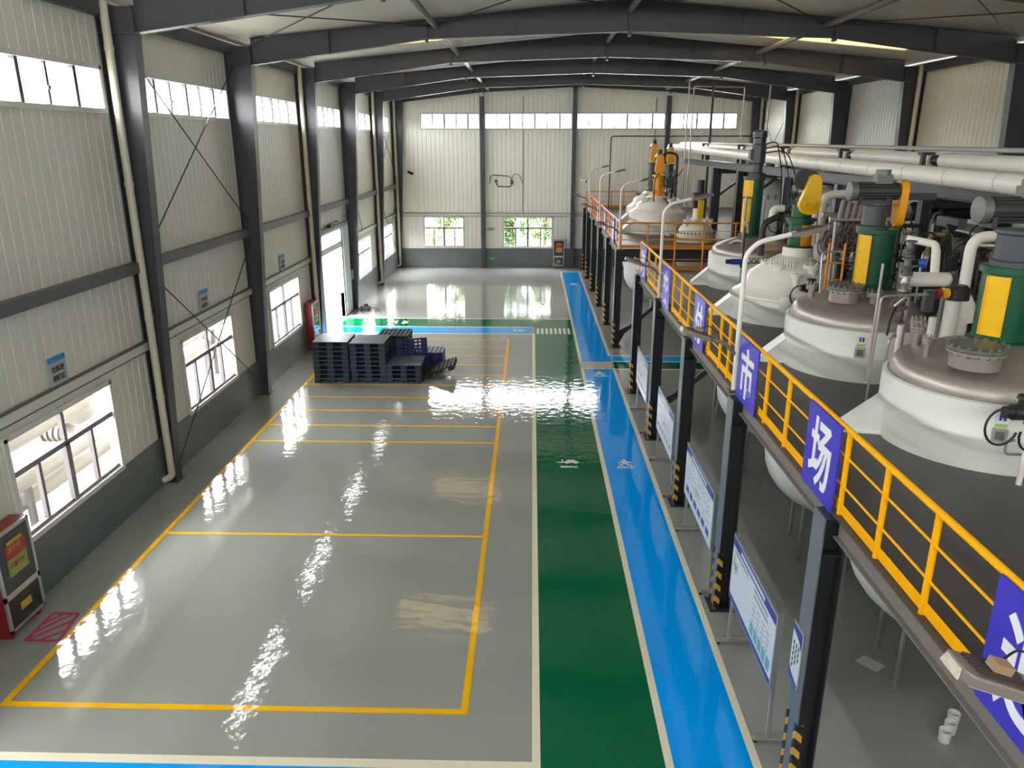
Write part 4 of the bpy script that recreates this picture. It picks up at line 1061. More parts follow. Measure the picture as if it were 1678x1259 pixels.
for q in range(3): MB().tube(bend([(5.66,19.65,6.95-.1*q),(5.95+.12*q,19.6,7.05-.1*q),(6.15+.16*q,19.6,6.3),(6.2+.25*q,19.6,5.2)], .3, 6), .016, 6).build('motor_cable', RUBBER, t)
m = MB(); m.tube(bend([(5.15,18.95,4.55),(5.15,18.9,5.15),(5.22,18.85,5.2),(5.25,18.85,4.9)], .05), .022, 8); m.tube(bend([(4.95,19.3,4.6),(5.05,19.1,4.7),(5.15,18.95,4.7)], .05), .04, 8); m.build('vent_pipe', PIPES, t)
g = MB(); g.cyl((4.78,18.42,4.28), (5.02,18.42,4.28), .07, 12); g.build('valve_actuator', VALVEB, t)
g = MB(); g.cyl((4.66,18.42,4.28), (4.78,18.42,4.28), .055, 12); g.tube(bend([(5.05,18.42,DZ),(5.05,18.42,5.1)], .1), .02, 8); g.cyl((5.0,18.4,4.22), (5.15,18.4,4.22), .08, 12); g.build('valve_body', MDARK, t)
for q in range(3): MB().tube([(5.2+.12*q+.1*math.cos(u), 18.4, 4.38+.13*math.sin(u)) for u in [PI+PI*i/8 for i in range(9)]], .012, 6).build('cable_loop', RUBBER, t)

# --- vessels on the far platform
def far_vessel(key, lb, zr, zt, cone=True):
    cx, cy, r = VF[key]; t = thing('reactor_vessel', lb, 'reactor', (cx, cy, DZ), 'reactors on the far platform')
    vessel_body(t, cx, cy, r, zr, zt, TANKW2, TANKW2, cone=cone); lug(t, cx, cy, r, PI*1.05); lug(t, cx, cy, r, PI*1.6)
    return t, cx, cy, r
for key, lb, zr, zt, mg, gm, zs, gx in (('e', 'white domed vessel on the far platform with an all-orange agitator', 4.3, 4.95, GUARDO, GUARDO, (5.05, 5.72), 0),
                                ('f', 'white domed far platform vessel with green agitator and orange egg guard, by the lamp pole', 4.2, 4.9, MGREEND, GUARDO, (5.0, 6.1), 0),
                                ('g', 'white vessel by the gable wall with a pale green agitator beside the white pipe', 4.2, 4.9, MGREEND, GUARDO, (5.0, 5.95), .2)):
    t, cx, cy, r = far_vessel(key, lb, zr, zt)
    MB().lathe((cx+gx,cy,0), [(.26,zs[0]-.15),(.26,zs[0]),(.2,zs[0]+.03),(.2,zs[1]-.03),(.25,zs[1]),(.25,zs[1]+.05),(.16,zs[1]+.06)], 18).build('agitator_stand', mg, t)
    belt_guard_xz(t, (cx+gx, cy-.32), zs[1]+.72, zs[1]+.26, .13, .21, .13, gm)
    MB().cyl((cx+gx,cy-.19,zs[1]+.72), (cx+gx,cy+.25,zs[1]+.72), .16, 16).cyl((cx+gx,cy-.1,zs[1]+.8), (cx+gx,cy-.1,zs[1]+1.02), .09, 12).build('motor', MDARK, t)
    for k in range(9):
        a = rnd.uniform(PI*.9, PI*2.1); q = rnd.uniform(.45, .75)*r
        nozzle(t, (cx+q*math.cos(a), cy+q*math.sin(a), zt-.3), rnd.choice((.05,.08)), .16, TANKW2 if k % 3 else PIPED)
    for k in range(3):
        a = rnd.uniform(PI, 2*PI); m = MB(); p = (cx+.6*r*math.cos(a), cy+.6*r*math.sin(a)); m.tube(bend([(*p,zt-.2),(*p,zt+rnd.uniform(.4,.9)),(p[0]+rnd.uniform(-.4,.4),p[1],zt+.9)], .1), .025, 8); handwheel(m, (p[0],p[1]-.1,zt+.2), (0,-1,0)); m.build('vent_pipe', PIPED, t)
cx, cy, r = VF['h']
t = thing('reactor_vessel', 'small cream vessel with bolted flange lid behind the orange rail of the far platform', 'reactor', (cx, cy, DZ), 'reactors on the far platform')
MB().lathe((cx,cy,0), [(r-.04,DZ-.03),(r-.02,DZ-.03),(r-.02,DZ+.15),(r+.03,DZ+.17),(r+.03,DZ+.22)], 40).build('vessel_shell', TANKW2, t)
MB().lathe((cx,cy,0), [(r-.08,DZ-.04),(r-.04,DZ-.06),(r-.04,2.7),(r*.7,2.4),(0.001,2.25)], 32).build('lower_shell', TANKW, t)
MB().lathe((cx,cy,0), [(r+.03,DZ+.23),(r+.03,DZ+.28),(r-.06,DZ+.32),(r-.14,DZ+.5),(r*.55,DZ+.68),(.2,DZ+.74),(.001,DZ+.75)], 40).build('vessel_dome', TANKW2, t)
b = MB()
for k in range(32): a = 2*PI*k/32; b.cyl((cx+r*math.cos(a),cy+r*math.sin(a),DZ+.12), (cx+r*math.cos(a),cy+r*math.sin(a),DZ+.38), .022, 6)
b.build('flange_bolts', VALVE, t)
MB().lathe((cx,cy,0), [(.2,DZ+.7),(.2,DZ+.85),(.14,DZ+.87),(.14,DZ+1.2)], 16).build('agitator_stand', TANKW2, t)
MB().box(cx-.02,cy-.26,DZ+.85,cx+.2,cy-.2,DZ+1.5).build('shaft_guard', GUARD, t, bevel=.01); MB().box(cx-.16,cy-.15,DZ+1.2,cx+.3,cy+.2,DZ+1.75).cyl((cx+.08,cy,DZ+1.7),(cx+.08,cy,DZ+2.2),.14,14).build('motor', MDARK, t)
for k in range(6): nozzle(t, (cx+rnd.uniform(-.45,.5), cy-rnd.uniform(.0,.4), DZ+.6), .06, .14, TANKW2)
# vessels of the second row, by the far wall
for (cx, cy, r, zr, zt, lb) in ((9.3, 31.2, 1.05, 5.0, 5.7, 'pale tall vessel of the second row, seen between two rack columns'), (10.6, 28.6, 1.0, 4.9, 5.5, 'pale tall vessel of the second row with an orange agitator, behind the green frame'),
                                (9.9, 19.2, 1.2, 4.5, 5.0, 'pale vessel of the second row behind the hose rack'), (9.7, 13.6, 1.2, 4.3, 4.8, 'pale vessel of the second row behind the white horizontal receiver')):
    t = thing('reactor_vessel', lb, 'reactor', (cx, cy, DZ), 'reactors by the far wall')
    MB().lathe((cx,cy,0), [(r-.02,DZ+.002),(r,DZ+.002),(r,zr),(r-.04,zr+.02)], 36).build('vessel_shell', TANKW, t)
    MB().lathe((cx,cy,0), [(r-.05,zr),(r-.1,zr+.15),(r*.7,zr+(zt-zr)*.7),(.25,zt),(.001,zt+.01)], 36).build('vessel_dome', TANKW2, t)
    b = MB()
    for k in range(24): a = 2*PI*k/24; b.cyl((cx+(r+.02)*math.cos(a),cy+(r+.02)*math.sin(a),zr-.08), (cx+(r+.02)*math.cos(a),cy+(r+.02)*math.sin(a),zr+.1), .025, 6)
    b.build('flange_bolts', VALVE, t)
    MB().lathe((cx,cy,0), [(.22,zt-.05),(.22,zt+.05),(.17,zt+.08),(.17,zt+.7)], 14).build('agitator_stand', GUARDO if 'orange' in lb else MGREEND, t)
    MB().lathe((cx,cy,0), [(.19,zt+.7),(.19,zt+1.15),(0,zt+1.16)], 14).build('motor', MDARK, t)
    for k in range(5): nozzle(t, (cx+rnd.uniform(-.6,.5), cy-rnd.uniform(.1,.6), zr+.2), .06, .2, TANKW2)
# ------------------------------------------------------------------ pipe rack along the process side
RXK = 7.75
ryl = [11.2, 15.6, 20.0, 24.2, 29.4, 33.4]
for i, y in enumerate(ryl):
    w_ = .1 if i < 4 else .17
    mb = MB().box(RXK-w_,y-w_,0,RXK-w_+.015,y+w_,6.0).box(RXK+w_-.015,y-w_,0,RXK+w_,y+w_,6.0).box(RXK-w_+.015,y-.006,0,RXK+w_-.015,y+.006,6.0).box(RXK-.2,y-.2,0,RXK+.2,y+.2,.02)
    tag(mb.build('rack_column', POSTGREY if i in (2, 3) else STEEL, smooth=False), 'grey rack column under the long white pipes, %s counting towards the gable' % ordinal(i), 'column', 'rack columns')
tag(MB().box(RXK-.1,9.5,6.0,RXK+.1,41,6.015).box(RXK-.1,9.5,6.24,RXK+.1,41,6.255).box(RXK-.006,9.5,6.015,RXK+.006,41,6.24).build('rack_beam', STEEL, smooth=False), 'long grey rack beam directly below the white pipes', 'beam')
for i, y in enumerate(ryl):
    tag(MB().box(RXK+.1,y-.006,5.78,XR-.1,y+.006,5.99).box(RXK+.1,y-.08,5.99,XR-.1,y+.08,6.0).box(RXK+.1,y-.08,5.77,XR-.1,y+.08,5.78).build('rack_cross_beam', STEEL, smooth=False), 'cross beam from the %s rack column to the side wall, counting towards the gable' % ordinal(i), 'beam', 'rack cross beams')
struct(MB().box(RXK+.12,9.6,6.0,XR-.12,34.2,6.02).build('floor_rack', DECK, smooth=False))
for y, lb in ((29.4, 'inward'), (33.4, 'gable side')):
    tag(MB().bar((RXK+.18,y,4.9),(RXK+1.3,y,5.76),.09).build('knee_brace', STEEL, smooth=False), 'dark knee brace between rack column and cross beam on the far platform, %s one' % lb, 'brace')
def ln(y, a, b): return a+(b-a)*(y-11)/33
mb = MB(); mb.tube([(7.55,10,ln(10,6.36,6.78)), (7.55,43.9,ln(43.9,6.36,6.78))], .17, 20)
t = mb.build('lagged_pipe', PIPEW); tag(t, 'thick white lagged pipe running the whole length of the rack, lower of the pair', 'pipe')
k = MB()
for y in [11.2+1.6*i for i in range(20)]: z = ln(y,6.36,6.78); k.cyl((7.55,y,z), (7.55,y+.02,z+.0003), .173, 20)
ROOTLOC[t.name] = Vector(); k.build('pipe_band', SIGNGREY, t)
t = thing('lagged_pipe', 'thick off-white lagged pipe in lengths between dark supports, upper of the pair', 'pipe', (8.1, 10, 6.6))
for a, b in ((10, 15.9), (16.3, 20.2), (20.6, 24.9), (25.3, 30.2), (30.6, 36.5), (36.9, 43.9)): MB().tube([(8.15,a,ln(a,6.62,6.88)), (8.15,b,ln(b,6.62,6.88))], .15, 20).build('pipe_length', PIPEW, t)
MB().tube([(8.15,10,ln(10,6.62,6.88)), (8.15,43.9,ln(43.9,6.62,6.88))], .1, 12).build('inner_pipe', PIPED, t)
for i, y in enumerate((16.1, 20.4, 25.1, 30.4, 36.7)):
    z = ln(y,6.62,6.88)
    tag(MB().box(7.8,y-.08,z-.16,8.3,y+.08,z-.1).box(7.95,y-.05,6.02,8.1,y+.05,z-.1).box(7.75,y-.1,z+.1,8.0,y+.1,z+.16).box(7.78,y-.05,6.255,7.86,y+.05,z+.1).build('pipe_support', PIPED, smooth=False), 'dark support between lengths of the upper white pipe, %s counting towards the gable' % ordinal(i), 'pipe support', 'pipe supports on the rack')
tag(MB().tube([(8.2,10,ln(10,6.86,7.0)), (8.2,43.5,ln(43.5,6.86,7.0))], .045, 12).build('service_pipe', SIGNGREY), 'thin grey pipe running above the two thick white pipes', 'pipe')
tag(MB().tube(bend([(4.35,44.4,DZ),(4.35,44.4,7.35),(12.3,44.4,7.35)], .2), .035, 8).build('service_pipe', PIPED), 'thin dark pipe across the gable wall below the high windows', 'pipe')
for x, y, z1, x2, lb in ((7.06, 37.0, 9.7, None, 'thin vertical pipe rising to the roof just before the frame-shaped pipe'), (8.15, 37.0, 9.6, None, 'thicker vertical pipe rising inside the frame-shaped pipe'),
                    (7.32, 37.2, 9.44, 9.6, 'thin frame-shaped pipe rising above the white pipes and down again'), (10.7, 37.0, 9.7, None, 'thin vertical pipe beside the braced wall panel')):
    if x2: p = bend([(x,y,DZ),(x,y,z1),(x2,y,z1-.05),(x2,y,DZ)], .08)
    else: p = [(x,y,DZ),(x,y,z1)]
    tag(MB().tube(p, .035 if x != 8.15 else .055, 8).build('riser_pipe', PIPES if x != 8.15 else PIPED), lb, 'pipe', 'riser pipes')
for x, y, lb in ((6.15, 37.7, 'dark hairpin pipe loop hanging before the white pipe on the far platform'), ):
    tag(MB().tube(bend([(x,y,DZ),(x,y,6.55),(x+.7,y,6.55),(x+.7,y,DZ)], .3, 8), .06, 10).build('hairpin_pipe', PIPED), lb, 'pipe')
tag(MB().cyl((5.9,37.4,DZ), (5.9,37.4,6.75), .09, 14).lathe((5.9,37.4,6.75), [(.09,0),(.09,.1),(0,.1)], 14).build('white_riser', PIPEW), 'white vertical pipe between two orange egg guards on the far platform', 'pipe')

# ------------------------------------------------------------------ pipework behind the near vessels
def pipe_thing(lb, m, parts, group=None, name='lagged_pipe'):
    mb = MB()
    for p, r in parts: mb.tube(bend(p, .22 if r > .06 else .1, 6), r, 16)
    return tag(mb.build(name, m), lb, 'pipe', group)
pipe_thing('white lagged pipe with an elbow standing on a cone beside the agitator by the 场 sign', PIPEW, [([(6.7,10.75,5.77),(6.06,10.75,5.77),(6.04,10.7,4.98)], .075)])
MBc = MB().lathe((6.04,10.7,0), [(.08,5.02),(.17,4.86),(.2,4.72),(.2,4.6),(.0,4.6)], 20).cyl((6.04,10.7,4.6), (6.04,10.7,DZ), .12, 16)
tag(MBc.build('pipe_cone', PIPEW), 'off-white cone and pedestal carrying the elbowed white pipe', 'pipe fitting')
t = thing('receiver', 'white horizontal receiver drum between the two steel domes', 'drum', (5.6, 10.95, 5.1))
MB().lathe((5.36,10.95,5.14), [(.05,-.04),(.08,0),(.105,.05),(.105,.56),(.08,.6),(.04,.64)], 24, (1,0,0)).build('drum_shell', PIPEW, t)
MB().cyl((5.75,10.98,5.2), (5.75,11.05,5.55), .06, 14).tube(bend([(5.75,11.05,5.5),(5.75,11.08,5.62),(5.5,11.4,5.66)], .08), .055, 12).build('drum_neck', PIPEW, t)
for x in (5.33, 6.0): flange(MB(), (0,0,0), .1, (1,0,0)); q = MB(); flange(q, (x,10.95,5.14), .12, (1,0,0)); q.build('drum_flange', VALVE, t)
for x in (5.42, 5.9): MB().cyl((x,10.95,5.1), (x,10.95,DZ), .025, 8).build('drum_leg', PIPES, t)
pipe_thing('stout white vertical pipe below the black capped actuator, by the 场 sign vessel', PIPEW, [([(5.76,10.4,DZ),(5.76,10.4,4.95)], .1)])
pipe_thing('slimmer white vertical pipe under the receiver drum, by the 场 sign vessel', PIPEW, [([(5.55,10.45,DZ),(5.55,10.45,4.7)], .05)])
t = thing('control_valve', 'black capped actuator with red and yellow caps beside the receiver drum', 'valve', (5.8, 10.4, 5.05))
MB().lathe((5.8,10.4,0), [(.0,4.96),(.15,4.96),(.15,5.1),(.1,5.16),(0,5.16)], 20).build('actuator', MDARK, t)
MB().cyl((5.57,10.36,5.05), (5.65,10.36,5.05), .07, 14).build('actuator_cap', GUARD, t); MB().cyl((5.48,10.36,5.05), (5.55,10.36,5.05), .06, 14).build('actuator_cap', VALVER, t); MB().box(5.33,10.3,4.8,5.45,10.4,5.1).build('control_box', MGREY, t)
MB().tube(bend([(5.33,10.35,5.04),(5.12,10.35,5.04),(5.0,10.45,4.85)], .1), .018, 8).build('conduit', PIPES, t)
t = thing('valve_tree', 'tall stack of flanged valves with a steel stand between two steel domes', 'valve stack', (5.25, 10.75, DZ))
m = MB(); m.cyl((5.2,10.6,DZ+.02), (5.2,10.6,4.55), .04, 10); m.build('stand_pipe', PIPEW, t)
for z, s in ((4.66,.04), (4.88,.05), (5.12,.05), (5.36,.05), (5.6,.045)): q = MB(); valve_mb(q, (5.24,10.75,z), (0,0,1), s); q.build('valve_body', VALVE if z != 5.12 else PIPES, t)
q = MB(); handwheel(q, (5.1,10.55,4.85), (-.4,-1,0), .09); q.build('handwheel', VALVE, t)
q = MB(); q.cyl((5.34,10.65,5.42), (5.42,10.6,5.42), .06, 12); q.build('actuator', VALVEB, t)
MB().tube(bend([(5.22,10.7,4.95),(5.0,10.5,4.7),(4.93,10.4,4.45)], .1), .016, 6).build('cable_loop', RUBBER, t)
thin_pipes(t, [[(5.3,10.75,4.6),(5.7,10.75,4.35)], [(4.95,10.35,3.55),(4.95,10.35,4.4),(5.05,10.4,4.48),(5.1,10.5,4.4)]], .016)
pipe_thing('paler front pipe of the two vertical pipes behind the egg-shaped yellow guard', PIPEW, [([(6.2,17.2,DZ),(6.2,17.2,6.12)], .085)], None)
pipe_thing('bent rear pipe of the two vertical pipes behind the egg-shaped yellow guard', PIPEW, [([(6.44,17.45,DZ),(6.44,17.45,5.9),(7.4,17.45,5.95)], .09)], None)
tag(MB().lathe((6.42,17.1,0), [(.2,DZ+.005),(.2,4.8),(.16,4.9),(.1,4.92)], 20).build('pipe_drum', SIGNGREY), 'grey drum at the foot of the two pale vertical pipes', 'drum')
pipe_thing('dark bent pipe with pale elbow beside the egg-guard agitator', PIPED, [([(5.1,17.2,4.6),(5.1,17.2,5.3),(5.4,17.2,5.45)], .07)])
tag(MB().tube(bend([(5.3,17.3,5.35),(5.32,17.3,5.62),(5.55,17.3,5.62)], .2, 6), .075, 14).build('pipe_elbow', PIPEW), 'pale elbow above the dark bent pipe behind the egg-guard agitator', 'pipe fitting')
t = thing('hose_rack', 'rack hung with a tangle of dark flexible hoses and valves behind two agitators', 'hose rack', (5.85, 14.6, 5.4))
mb = MB()
for k in range(60):
    x = rnd.uniform(5.5, 6.25); y = 14.4+rnd.uniform(-.25,.25); z = rnd.uniform(5.1, 5.6); rr = rnd.uniform(.06,.16); a0 = rnd.uniform(0, 6); tl = rnd.uniform(-.5,.5)
    mb.tube([(x+rr*math.cos(a0+u*.45), y+rr*math.sin(a0+u*.45)*tl, z+rr*1.3*math.sin(a0+u*.45)) for u in range(13)], .016, 6)
mb.build('hose', HOSE, t, kind='stuff')
m = MB(); m.cyl((5.4,14.6,5.72), (6.5,14.6,5.66), .05, 10); m.cyl((5.75,14.6,DZ), (5.75,14.6,5.72), .04, 8); m.cyl((6.4,14.6,DZ), (6.4,14.6,5.68), .04, 8); m.cyl((5.5,14.5,4.95), (6.5,14.5,4.9), .06, 10)
m.build('rack_pipe', PIPES, t)
for k in range(5): m = MB(); valve_mb(m, (5.6+.17*k,14.35,4.98+.04*(k%2)), (0,0,1), .035, .16); m.build('valve_body', PIPES, t)
t = thing('condenser_coil', 'row of pinkish lagged coils under the dark motor by the 市 sign', 'coil', (5.85, 13.9, 6.0))
m = MB()
for k in range(7): x = 5.45+.11*k; m.tube(bend([(x,13.9,5.72),(x+.02,13.85,6.02),(x+.08,13.9,6.02),(x+.1,13.95,5.72)], .08), .045, 8)
for x in (5.42, 6.3): MB().cyl((x,13.95,DZ), (x,13.95,5.72), .03, 8).build('coil_leg', PIPES, t)
m.build('coil_pipe', mat('pink_lagging', (.30,.23,.22), .6, noise=.2), t); MB().cyl((5.3,13.95,5.7), (6.4,13.95,5.7), .045, 8).build('header_pipe', PIPES, t)
spots = sorted([(11.7+.6*k+rnd.uniform(-.12,.12), rnd.uniform(6.85, 6.95) if k % 2 else rnd.uniform(8.1, 8.2)) for k in range(18)])
for k, (y0, x0) in enumerate(spots):
    zt = rnd.uniform(5.0, 5.75); x1 = x0+rnd.uniform(.3, .42)
    t = thing('pipe_manifold', 'pipe manifold with valves in the tangle beneath the rack, %s counting towards the gable' % ordinal(k), 'pipework', (x0, y0, DZ), 'pipe manifolds under the rack')
    mm = (PIPED, PIPES, PIPED, PIPEB, PIPED, PIPED)[k % 6]; r = rnd.uniform(.03, .065)
    thin_pipes(t, [[(x0,y0,DZ),(x0,y0,zt),(x1,y0+rnd.uniform(-.2,.2),zt),(x1,y0+rnd.uniform(-.2,.2),DZ+rnd.uniform(.4,1.0))]], r, mm, 'pipe', 10)
    thin_pipes(t, [[(x0+.15,y0-.1,DZ),(x0+.15,y0-.1,zt-.3),(x1+.1,y0-.1,zt-.35)], [(x0-.1,y0,zt-.6),(x1+.1,y0,zt-.65)], [(x0+.25,y0+.15,DZ),(x0+.25,y0+.15,zt-.15),(x0+.45,y0+.15,zt-.1)]], r*.5, PIPES if mm is not PIPES else PIPED, 'pipe', 8)
    vm = (VALVE, PIPED, VALVE, PIPES)[k % 4]
    for j in range(3): q = MB(); valve_mb(q, (x0,y0,4.2+.4*j), (0,0,1), r*1.2, .2); q.build('valve_body', vm, t)
    for j in range(2): q = MB(); valve_mb(q, (x0+(x1-x0)*(.3+.35*j),y0,zt-.62), (1,0,0), .045, .18); q.build('valve_body', vm, t)
    q = MB(); handwheel(q, (x0,y0-.16,4.25), (0,-1,0), .1); q.build('handwheel', VALVE, t)
    MB().tube([(x0-.1+.22*math.cos(a), y0-.12, zt-.25+.3*math.sin(a)) for a in [PI*.2+PI*1.3*i/14 for i in range(15)]], .014, 6).build('cable_loop', RUBBER, t)
    if k % 3 == 0: MB().box(x0-.2,y0-.3,4.5,x0+.15,y0-.18,4.95).build('control_box', (MGREY, MDARK)[k % 2], t, bevel=.01)
t = thing('hose_bundle', 'sagging bundle of dark hoses rising under the rack beam between the two steel domes', 'hoses', (6.2, 12.4, 5.0))
for q in range(7):
    d = .07*q; MB().tube(bend([(5.95+d*.4,11.5,4.4+d*.3),(6.05+d,11.9,4.75+d*.8),(6.5+d*.6,12.6,5.35+d*.4),(7.2,13.2+d,5.7)], .6, 7), .022, 7).build('hose', RUBBER, t)
MB().box(7.1,13.1,5.62,7.25,13.8,5.78).build('hose_clamp', VALVE, t, smooth=False)
MB().cyl((5.98,11.5,DZ),(5.98,11.5,4.45),.05,10).build('hose_stand', PIPED, t)
t = thing('access_ladder', 'orange ladder between the hose rack and the vessel by the 市 sign', 'ladder', (5.45, 13.75, DZ))
for x in (5.28, 5.56): MB().cyl((x,13.75,DZ), (x,13.75,5.3), .022, 8).build('ladder_rail', RAILO, t)
for k in range(5): MB().cyl((5.28,13.75,DZ+.25+.3*k), (5.56,13.75,DZ+.25+.3*k), .014, 6).build('rung', RAILO, t)
guardrail('guardrail', 'short orange guard rail piece beside the tall green agitator', RAILO, [((5.6,21.7),(6.6,21.0))], [(5.6,21.7),(6.6,21.0)])
for k, (x, y, zz, lb) in enumerate(((8.9, 12.0, 5.55, 'dark horizontal condenser under the rack beam behind the coil'), (9.2, 16.8, 5.6, 'dark horizontal condenser under the rack beam behind the pale pipe pair'), (9.2, 10.5, 5.6, 'brown horizontal condenser under the rack beam beside the elbowed white pipe'))):
    t = thing('condenser', lb, 'condenser', (x, y, zz)); m_ = mat('brown_oxide', (.13,.09,.08), .5, noise=.2) if k == 2 else PIPED
    MB().lathe((x-1.1,y,zz), [(.0,-.1),(.15,-.08),(.2,0),(.2,.1),(.16,.1),(.16,2.0),(.2,2.0),(.2,2.1),(.1,2.2)], 20, (1,0,0)).build('condenser_shell', m_, t)
    for q in (-.6, .5): MB().box(x+q-.04,y-.15,DZ,x+q+.04,y+.15,zz-.12).build('condenser_leg', STEEL, t, smooth=False)

# ------------------------------------------------------------------ outside
struct(MB().box(-60,-30,-.4,XL-.13,90,-.16).build('ground', CONCRETE, smooth=False))
struct(MB().box(XL-.13,YB+.13,-.4,60,90,-.16).build('ground', LAWN, smooth=False))
struct(MB().box(-21.4,-20,-.2,-21,60,8.5).build('wall_outside', OUTWALL, smooth=False))
struct(MB().box(-11.2,-12,5.2,XL-.2,27.2,5.3).build('added_shade_canopy', WALLOUT, smooth=False))  # unseen canopy added to shade the yard outside the low windows
t = thing('storage_tank', 'large pale storage tank standing outside the window beside the first rain pipe', 'tank', (-14.2, 19.0, -.16))
MB().lathe((-14.2,19.0,0), [(0,-.16),(2.2,-.16),(2.2,.9),(2.23,.92),(2.23,.98),(2.2,1.0),(2.2,4.6),(2.0,4.75),(0,4.85)], 48).build('tank_shell', OUTPIPE, t)
for k, (x, y0, y1, z, r, lb) in enumerate(((-9.6, 4, 15.3, 2.15, .16, 'white lagged pipe outside the window by the tank, highest of the run'), (-9.9, 4, 15.8, 1.55, .17, 'white lagged pipe outside the window by the tank, second from the top'),
        (-9.2, 4, 14.8, 1.15, .17, 'white lagged pipe outside the window by the tank, with a dark flange'), (-9.5, 3, 16.2, .6, .18, 'white lagged pipe outside the window by the tank, lowest of the run'),
        (-10.5, 17.5, 27.4, 2.0, .18, 'white lagged pipe outside the window crossed by bracing rods, highest of the run'), (-10.2, 18, 27.4, 1.45, .16, 'white lagged pipe outside the window crossed by bracing rods, middle of the run'),
        (-10.4, 17.5, 27.4, .85, .17, 'white lagged pipe outside the window crossed by bracing rods, lowest of the run'))):
    t = thing('outdoor_pipe', lb, 'pipe', (x, y1, z), 'pipes outside the window wall')
    p = [(x,y0,z),(x,y1,z),(x-2.0,y1+.1,z)] if k < 4 else [(x,y1,z),(x,y0,z),(x-.1,y0,-.16)]
    MB().tube(bend(p, .3, 6), r, 14).build('pipe_run', OUTPIPE, t)
    if k == 2:
        q = MB()
        for d in range(5): flange(q, (x-.6-.12*d,y1+.02,z), .2, (1,0,0), .04)
        q.build('pipe_flange', MANHOLE, t)
    q = MB()
    for yy in ((y0+5.5, y0+8.5) if k < 4 else (20.4, 23.5, 26.5)): q.box(x-.05,yy-.05,-.16,x+.05,yy+.05,z-.05)
    q.build('pipe_prop', GUTTER, t, smooth=False)
def tree(x, y, h, r, label, m, n=3200):
    t = thing('tree', label, 'tree', (x, y, -.16), 'trees outside the gable')
    tr = MB(); tr.tube([(x,y,-.16),(x+.1,y,h*.3),(x,y+.1,h*.55)], [.14,.1,.05], 8)
    for k in range(7):
        a = rnd.uniform(0, 2*PI); tr.tube([(x,y,h*.25+.06*k*h),(x+r*.5*math.cos(a),y+r*.5*math.sin(a),h*.45+.06*k*h)], [.05,.02], 6)
    tr.build('trunk', BARK, t)
    mb = MB(); cl = [(x+rnd.gauss(0,r*.42), y+rnd.gauss(0,r*.42), h*.55+rnd.gauss(0,h*.2)) for _ in range(26)]
    for k in range(n):
        c = Vector(rnd.choice(cl))+Vector((rnd.gauss(0,.28),rnd.gauss(0,.28),rnd.gauss(0,.25)))
        u = Vector((rnd.gauss(0,1),rnd.gauss(0,1),rnd.gauss(0,1))).normalized(); w = u.orthogonal().normalized(); s = rnd.uniform(.08,.16)
        mb.add([c-u*s, c+w*s*.45, c+u*s, c-w*s*.45], [[0,1,2,3]])
    mb.build('foliage', m, t, smooth=False, kind='stuff')
for a in ((-6.0, 52, 5.6, 1.9, 'bushy green tree outside the gable window that has no fire cabinet', LEAF), (-3.6, 54.5, 6.4, 2.1, 'taller light tree outside the gable window that has no fire cabinet', LEAF), (-1.3, 50.3, 4.6, 1.4, 'dark bush at the inner edge of the gable window beside the column', LEAFD),
          (.9, 53.5, 6.0, 2.0, 'green tree in the middle of the gable window beside the fire cabinet', LEAF), (3.2, 51.5, 5.0, 1.7, 'green bush outside the gable window, on the fire cabinet side', LEAFD)): tree(*a)
t = thing('yard_pipe_frame', 'white pipe frame standing outside the gable window that has no fire cabinet', 'pipe frame', (-5.2, 47.5, -.16))
m = MB(); m.tube(bend([(-5.9,47.5,-.16),(-5.9,47.5,1.6),(-4.2,47.5,1.35),(-4.2,47.5,-.16)], .15), .09, 10); m.cyl((-5.5,47.6,-.16), (-5.5,47.6,3.4), .06, 8); m.build('frame_pipe', OUTPIPE, t)
tag(MB().box(-.95,46.9,-.16,-.72,47.1,5).build('yard_post', POSTGREY, smooth=False), 'grey steel post outside the gable window beside the fire cabinet', 'post')
mb = MB(); prev = None
for i in range(41):
    x = -120+6*i; hh = 9+5*math.sin(i*.5)+3*math.sin(i*1.3+1); mb.add([(x,150,-.2),(x,190,hh*1.5+4)], [])
mb.f = [[2*i,2*i+2,2*i+3,2*i+1] for i in range(40)]
struct(mb.build('hill', HILL))
mb = MB()
for i in range(31):
    y = -40+6*i; hh = 10+5*math.sin(i*.6+1)+3*math.sin(i*1.1); mb.add([(-130,y,-.2),(-170,y,hh*1.4+4)], [])
mb.f = [[2*i,2*i+2,2*i+3,2*i+1] for i in range(30)]
struct(mb.build('hill', HILL))

# ------------------------------------------------------------------ daylight
w = bpy.data.worlds.new('overcast_sky'); SC.world = w; w.use_nodes = True
nt = w.node_tree; bg = nt.nodes['Background']; bg.inputs['Strength'].default_value = SKY_STRENGTH
tc = nt.nodes.new('ShaderNodeTexCoord'); sp = nt.nodes.new('ShaderNodeSeparateXYZ'); nt.links.new(tc.outputs['Generated'], sp.inputs[0])
rp = nt.nodes.new('ShaderNodeValToRGB'); nt.links.new(sp.outputs['Z'], rp.inputs['Fac'])
rp.color_ramp.elements[0].position = 0; rp.color_ramp.elements[0].color = (.94, .97, 1, 1)
rp.color_ramp.elements[1].position = .7; rp.color_ramp.elements[1].color = (1, 1, 1, 1)
nt.links.new(rp.outputs['Color'], bg.inputs['Color'])
def portal(loc, rot, sx, sy):
    l = bpy.data.lights.new('window_daylight', 'AREA'); l.shape = 'RECTANGLE'; l.size = sx; l.size_y = sy; l.cycles.is_portal = True
    o = bpy.data.objects.new('window_daylight', l); COL.objects.link(o); o.location = loc; o.rotation_euler = rot
for a, b in LOWWIN: portal((XL-.2,(a+b)/2,1.88), (0,-PI/2,0), 1.8, b-a)
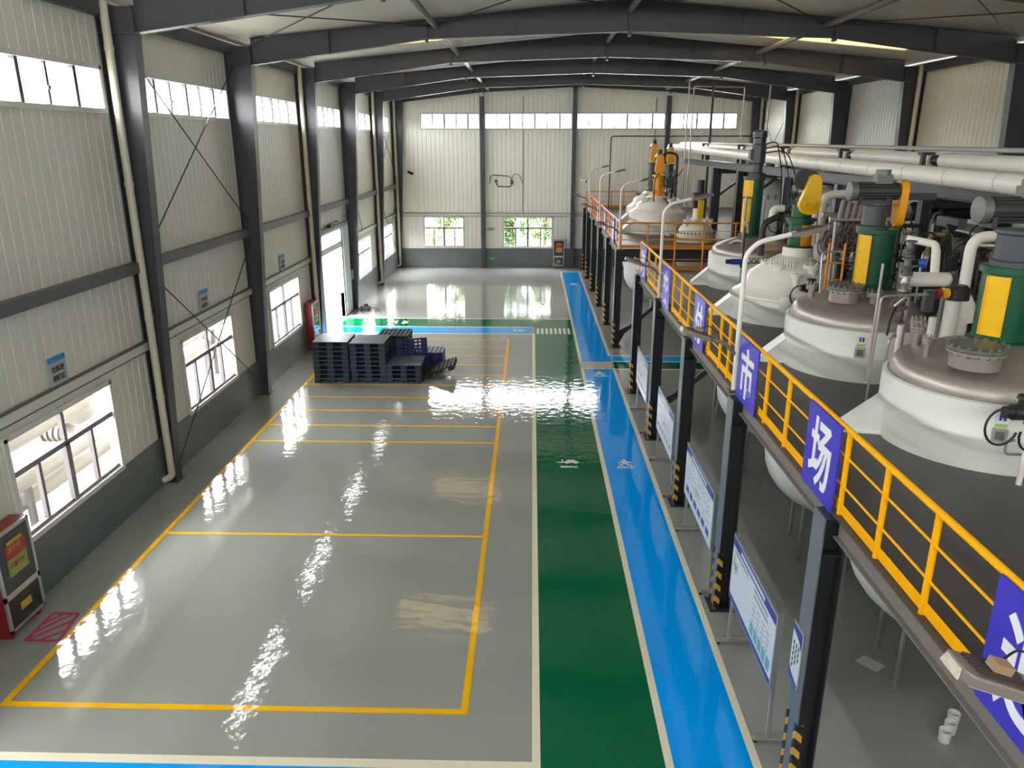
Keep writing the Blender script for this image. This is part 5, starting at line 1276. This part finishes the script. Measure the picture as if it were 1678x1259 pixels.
for a, b in HIGH: portal((XL-.2,(a+b)/2,7.93), (0,-PI/2,0), .8, b-a)
portal((XL-.2,29.9,1.85), (0,-PI/2,0), 3.7, 3.1)
for h in BWIN: portal(((h[0]+h[1])/2,YB+.2,2.0), (-PI/2,0,0), h[1]-h[0], 1.8)
for a, b in BHIGH: portal(((a+b)/2,YB+.2,8.15), (-PI/2,0,0), b-a, .9)
for a, b, z0, z1 in FHIGH: portal(((a+b)/2,YF-.2,(z0+z1)/2), (PI/2,0,0), b-a, z1-z0)
for a, b, x0, x1 in SKY: portal(((x0+x1)/2,(a+b)/2,roof_z((x0+x1)/2)+.3), (0,0,0), x1-x0+.2, b-a+.1)

# ------------------------------------------------------------------ camera
FPX, PITCH, YAW, ROLL = 1247.8, .3069, -.02568, -.00035
cam = bpy.data.cameras.new('camera'); co = bpy.data.objects.new('camera', cam); COL.objects.link(co); SC.camera = co
cam.sensor_fit = 'HORIZONTAL'; cam.sensor_width = 36; cam.lens = FPX/1678*36; cam.clip_end = 500; cam.clip_start = .05
cp, sp_ = math.cos(PITCH), math.sin(PITCH); cy_, sy_ = math.cos(YAW), math.sin(YAW)
f = Vector((sy_*cp, cy_*cp, -sp_)); r = Vector((cy_, -sy_, 0)); u = r.cross(f)
r2 = r*math.cos(ROLL)+u*math.sin(ROLL); u2 = -r*math.sin(ROLL)+u*math.cos(ROLL)
co.matrix_world = Matrix(((r2.x,u2.x,-f.x,0),(r2.y,u2.y,-f.y,0),(r2.z,u2.z,-f.z,7.0),(0,0,0,1)))
SC.view_settings.view_transform = 'Standard'; SC.view_settings.look = 'None'; SC.view_settings.gamma = 1; SC.view_settings.use_curve_mapping = False
SC.view_settings.exposure = EXPOSURE
SC.cycles.max_bounces = 8; SC.cycles.diffuse_bounces = 6; SC.cycles.glossy_bounces = 4; SC.cycles.transparent_max_bounces = 8
SC.cycles.use_denoising = True; SC.cycles.sample_clamp_indirect = 8; SC.cycles.caustics_reflective = False; SC.cycles.caustics_refractive = False
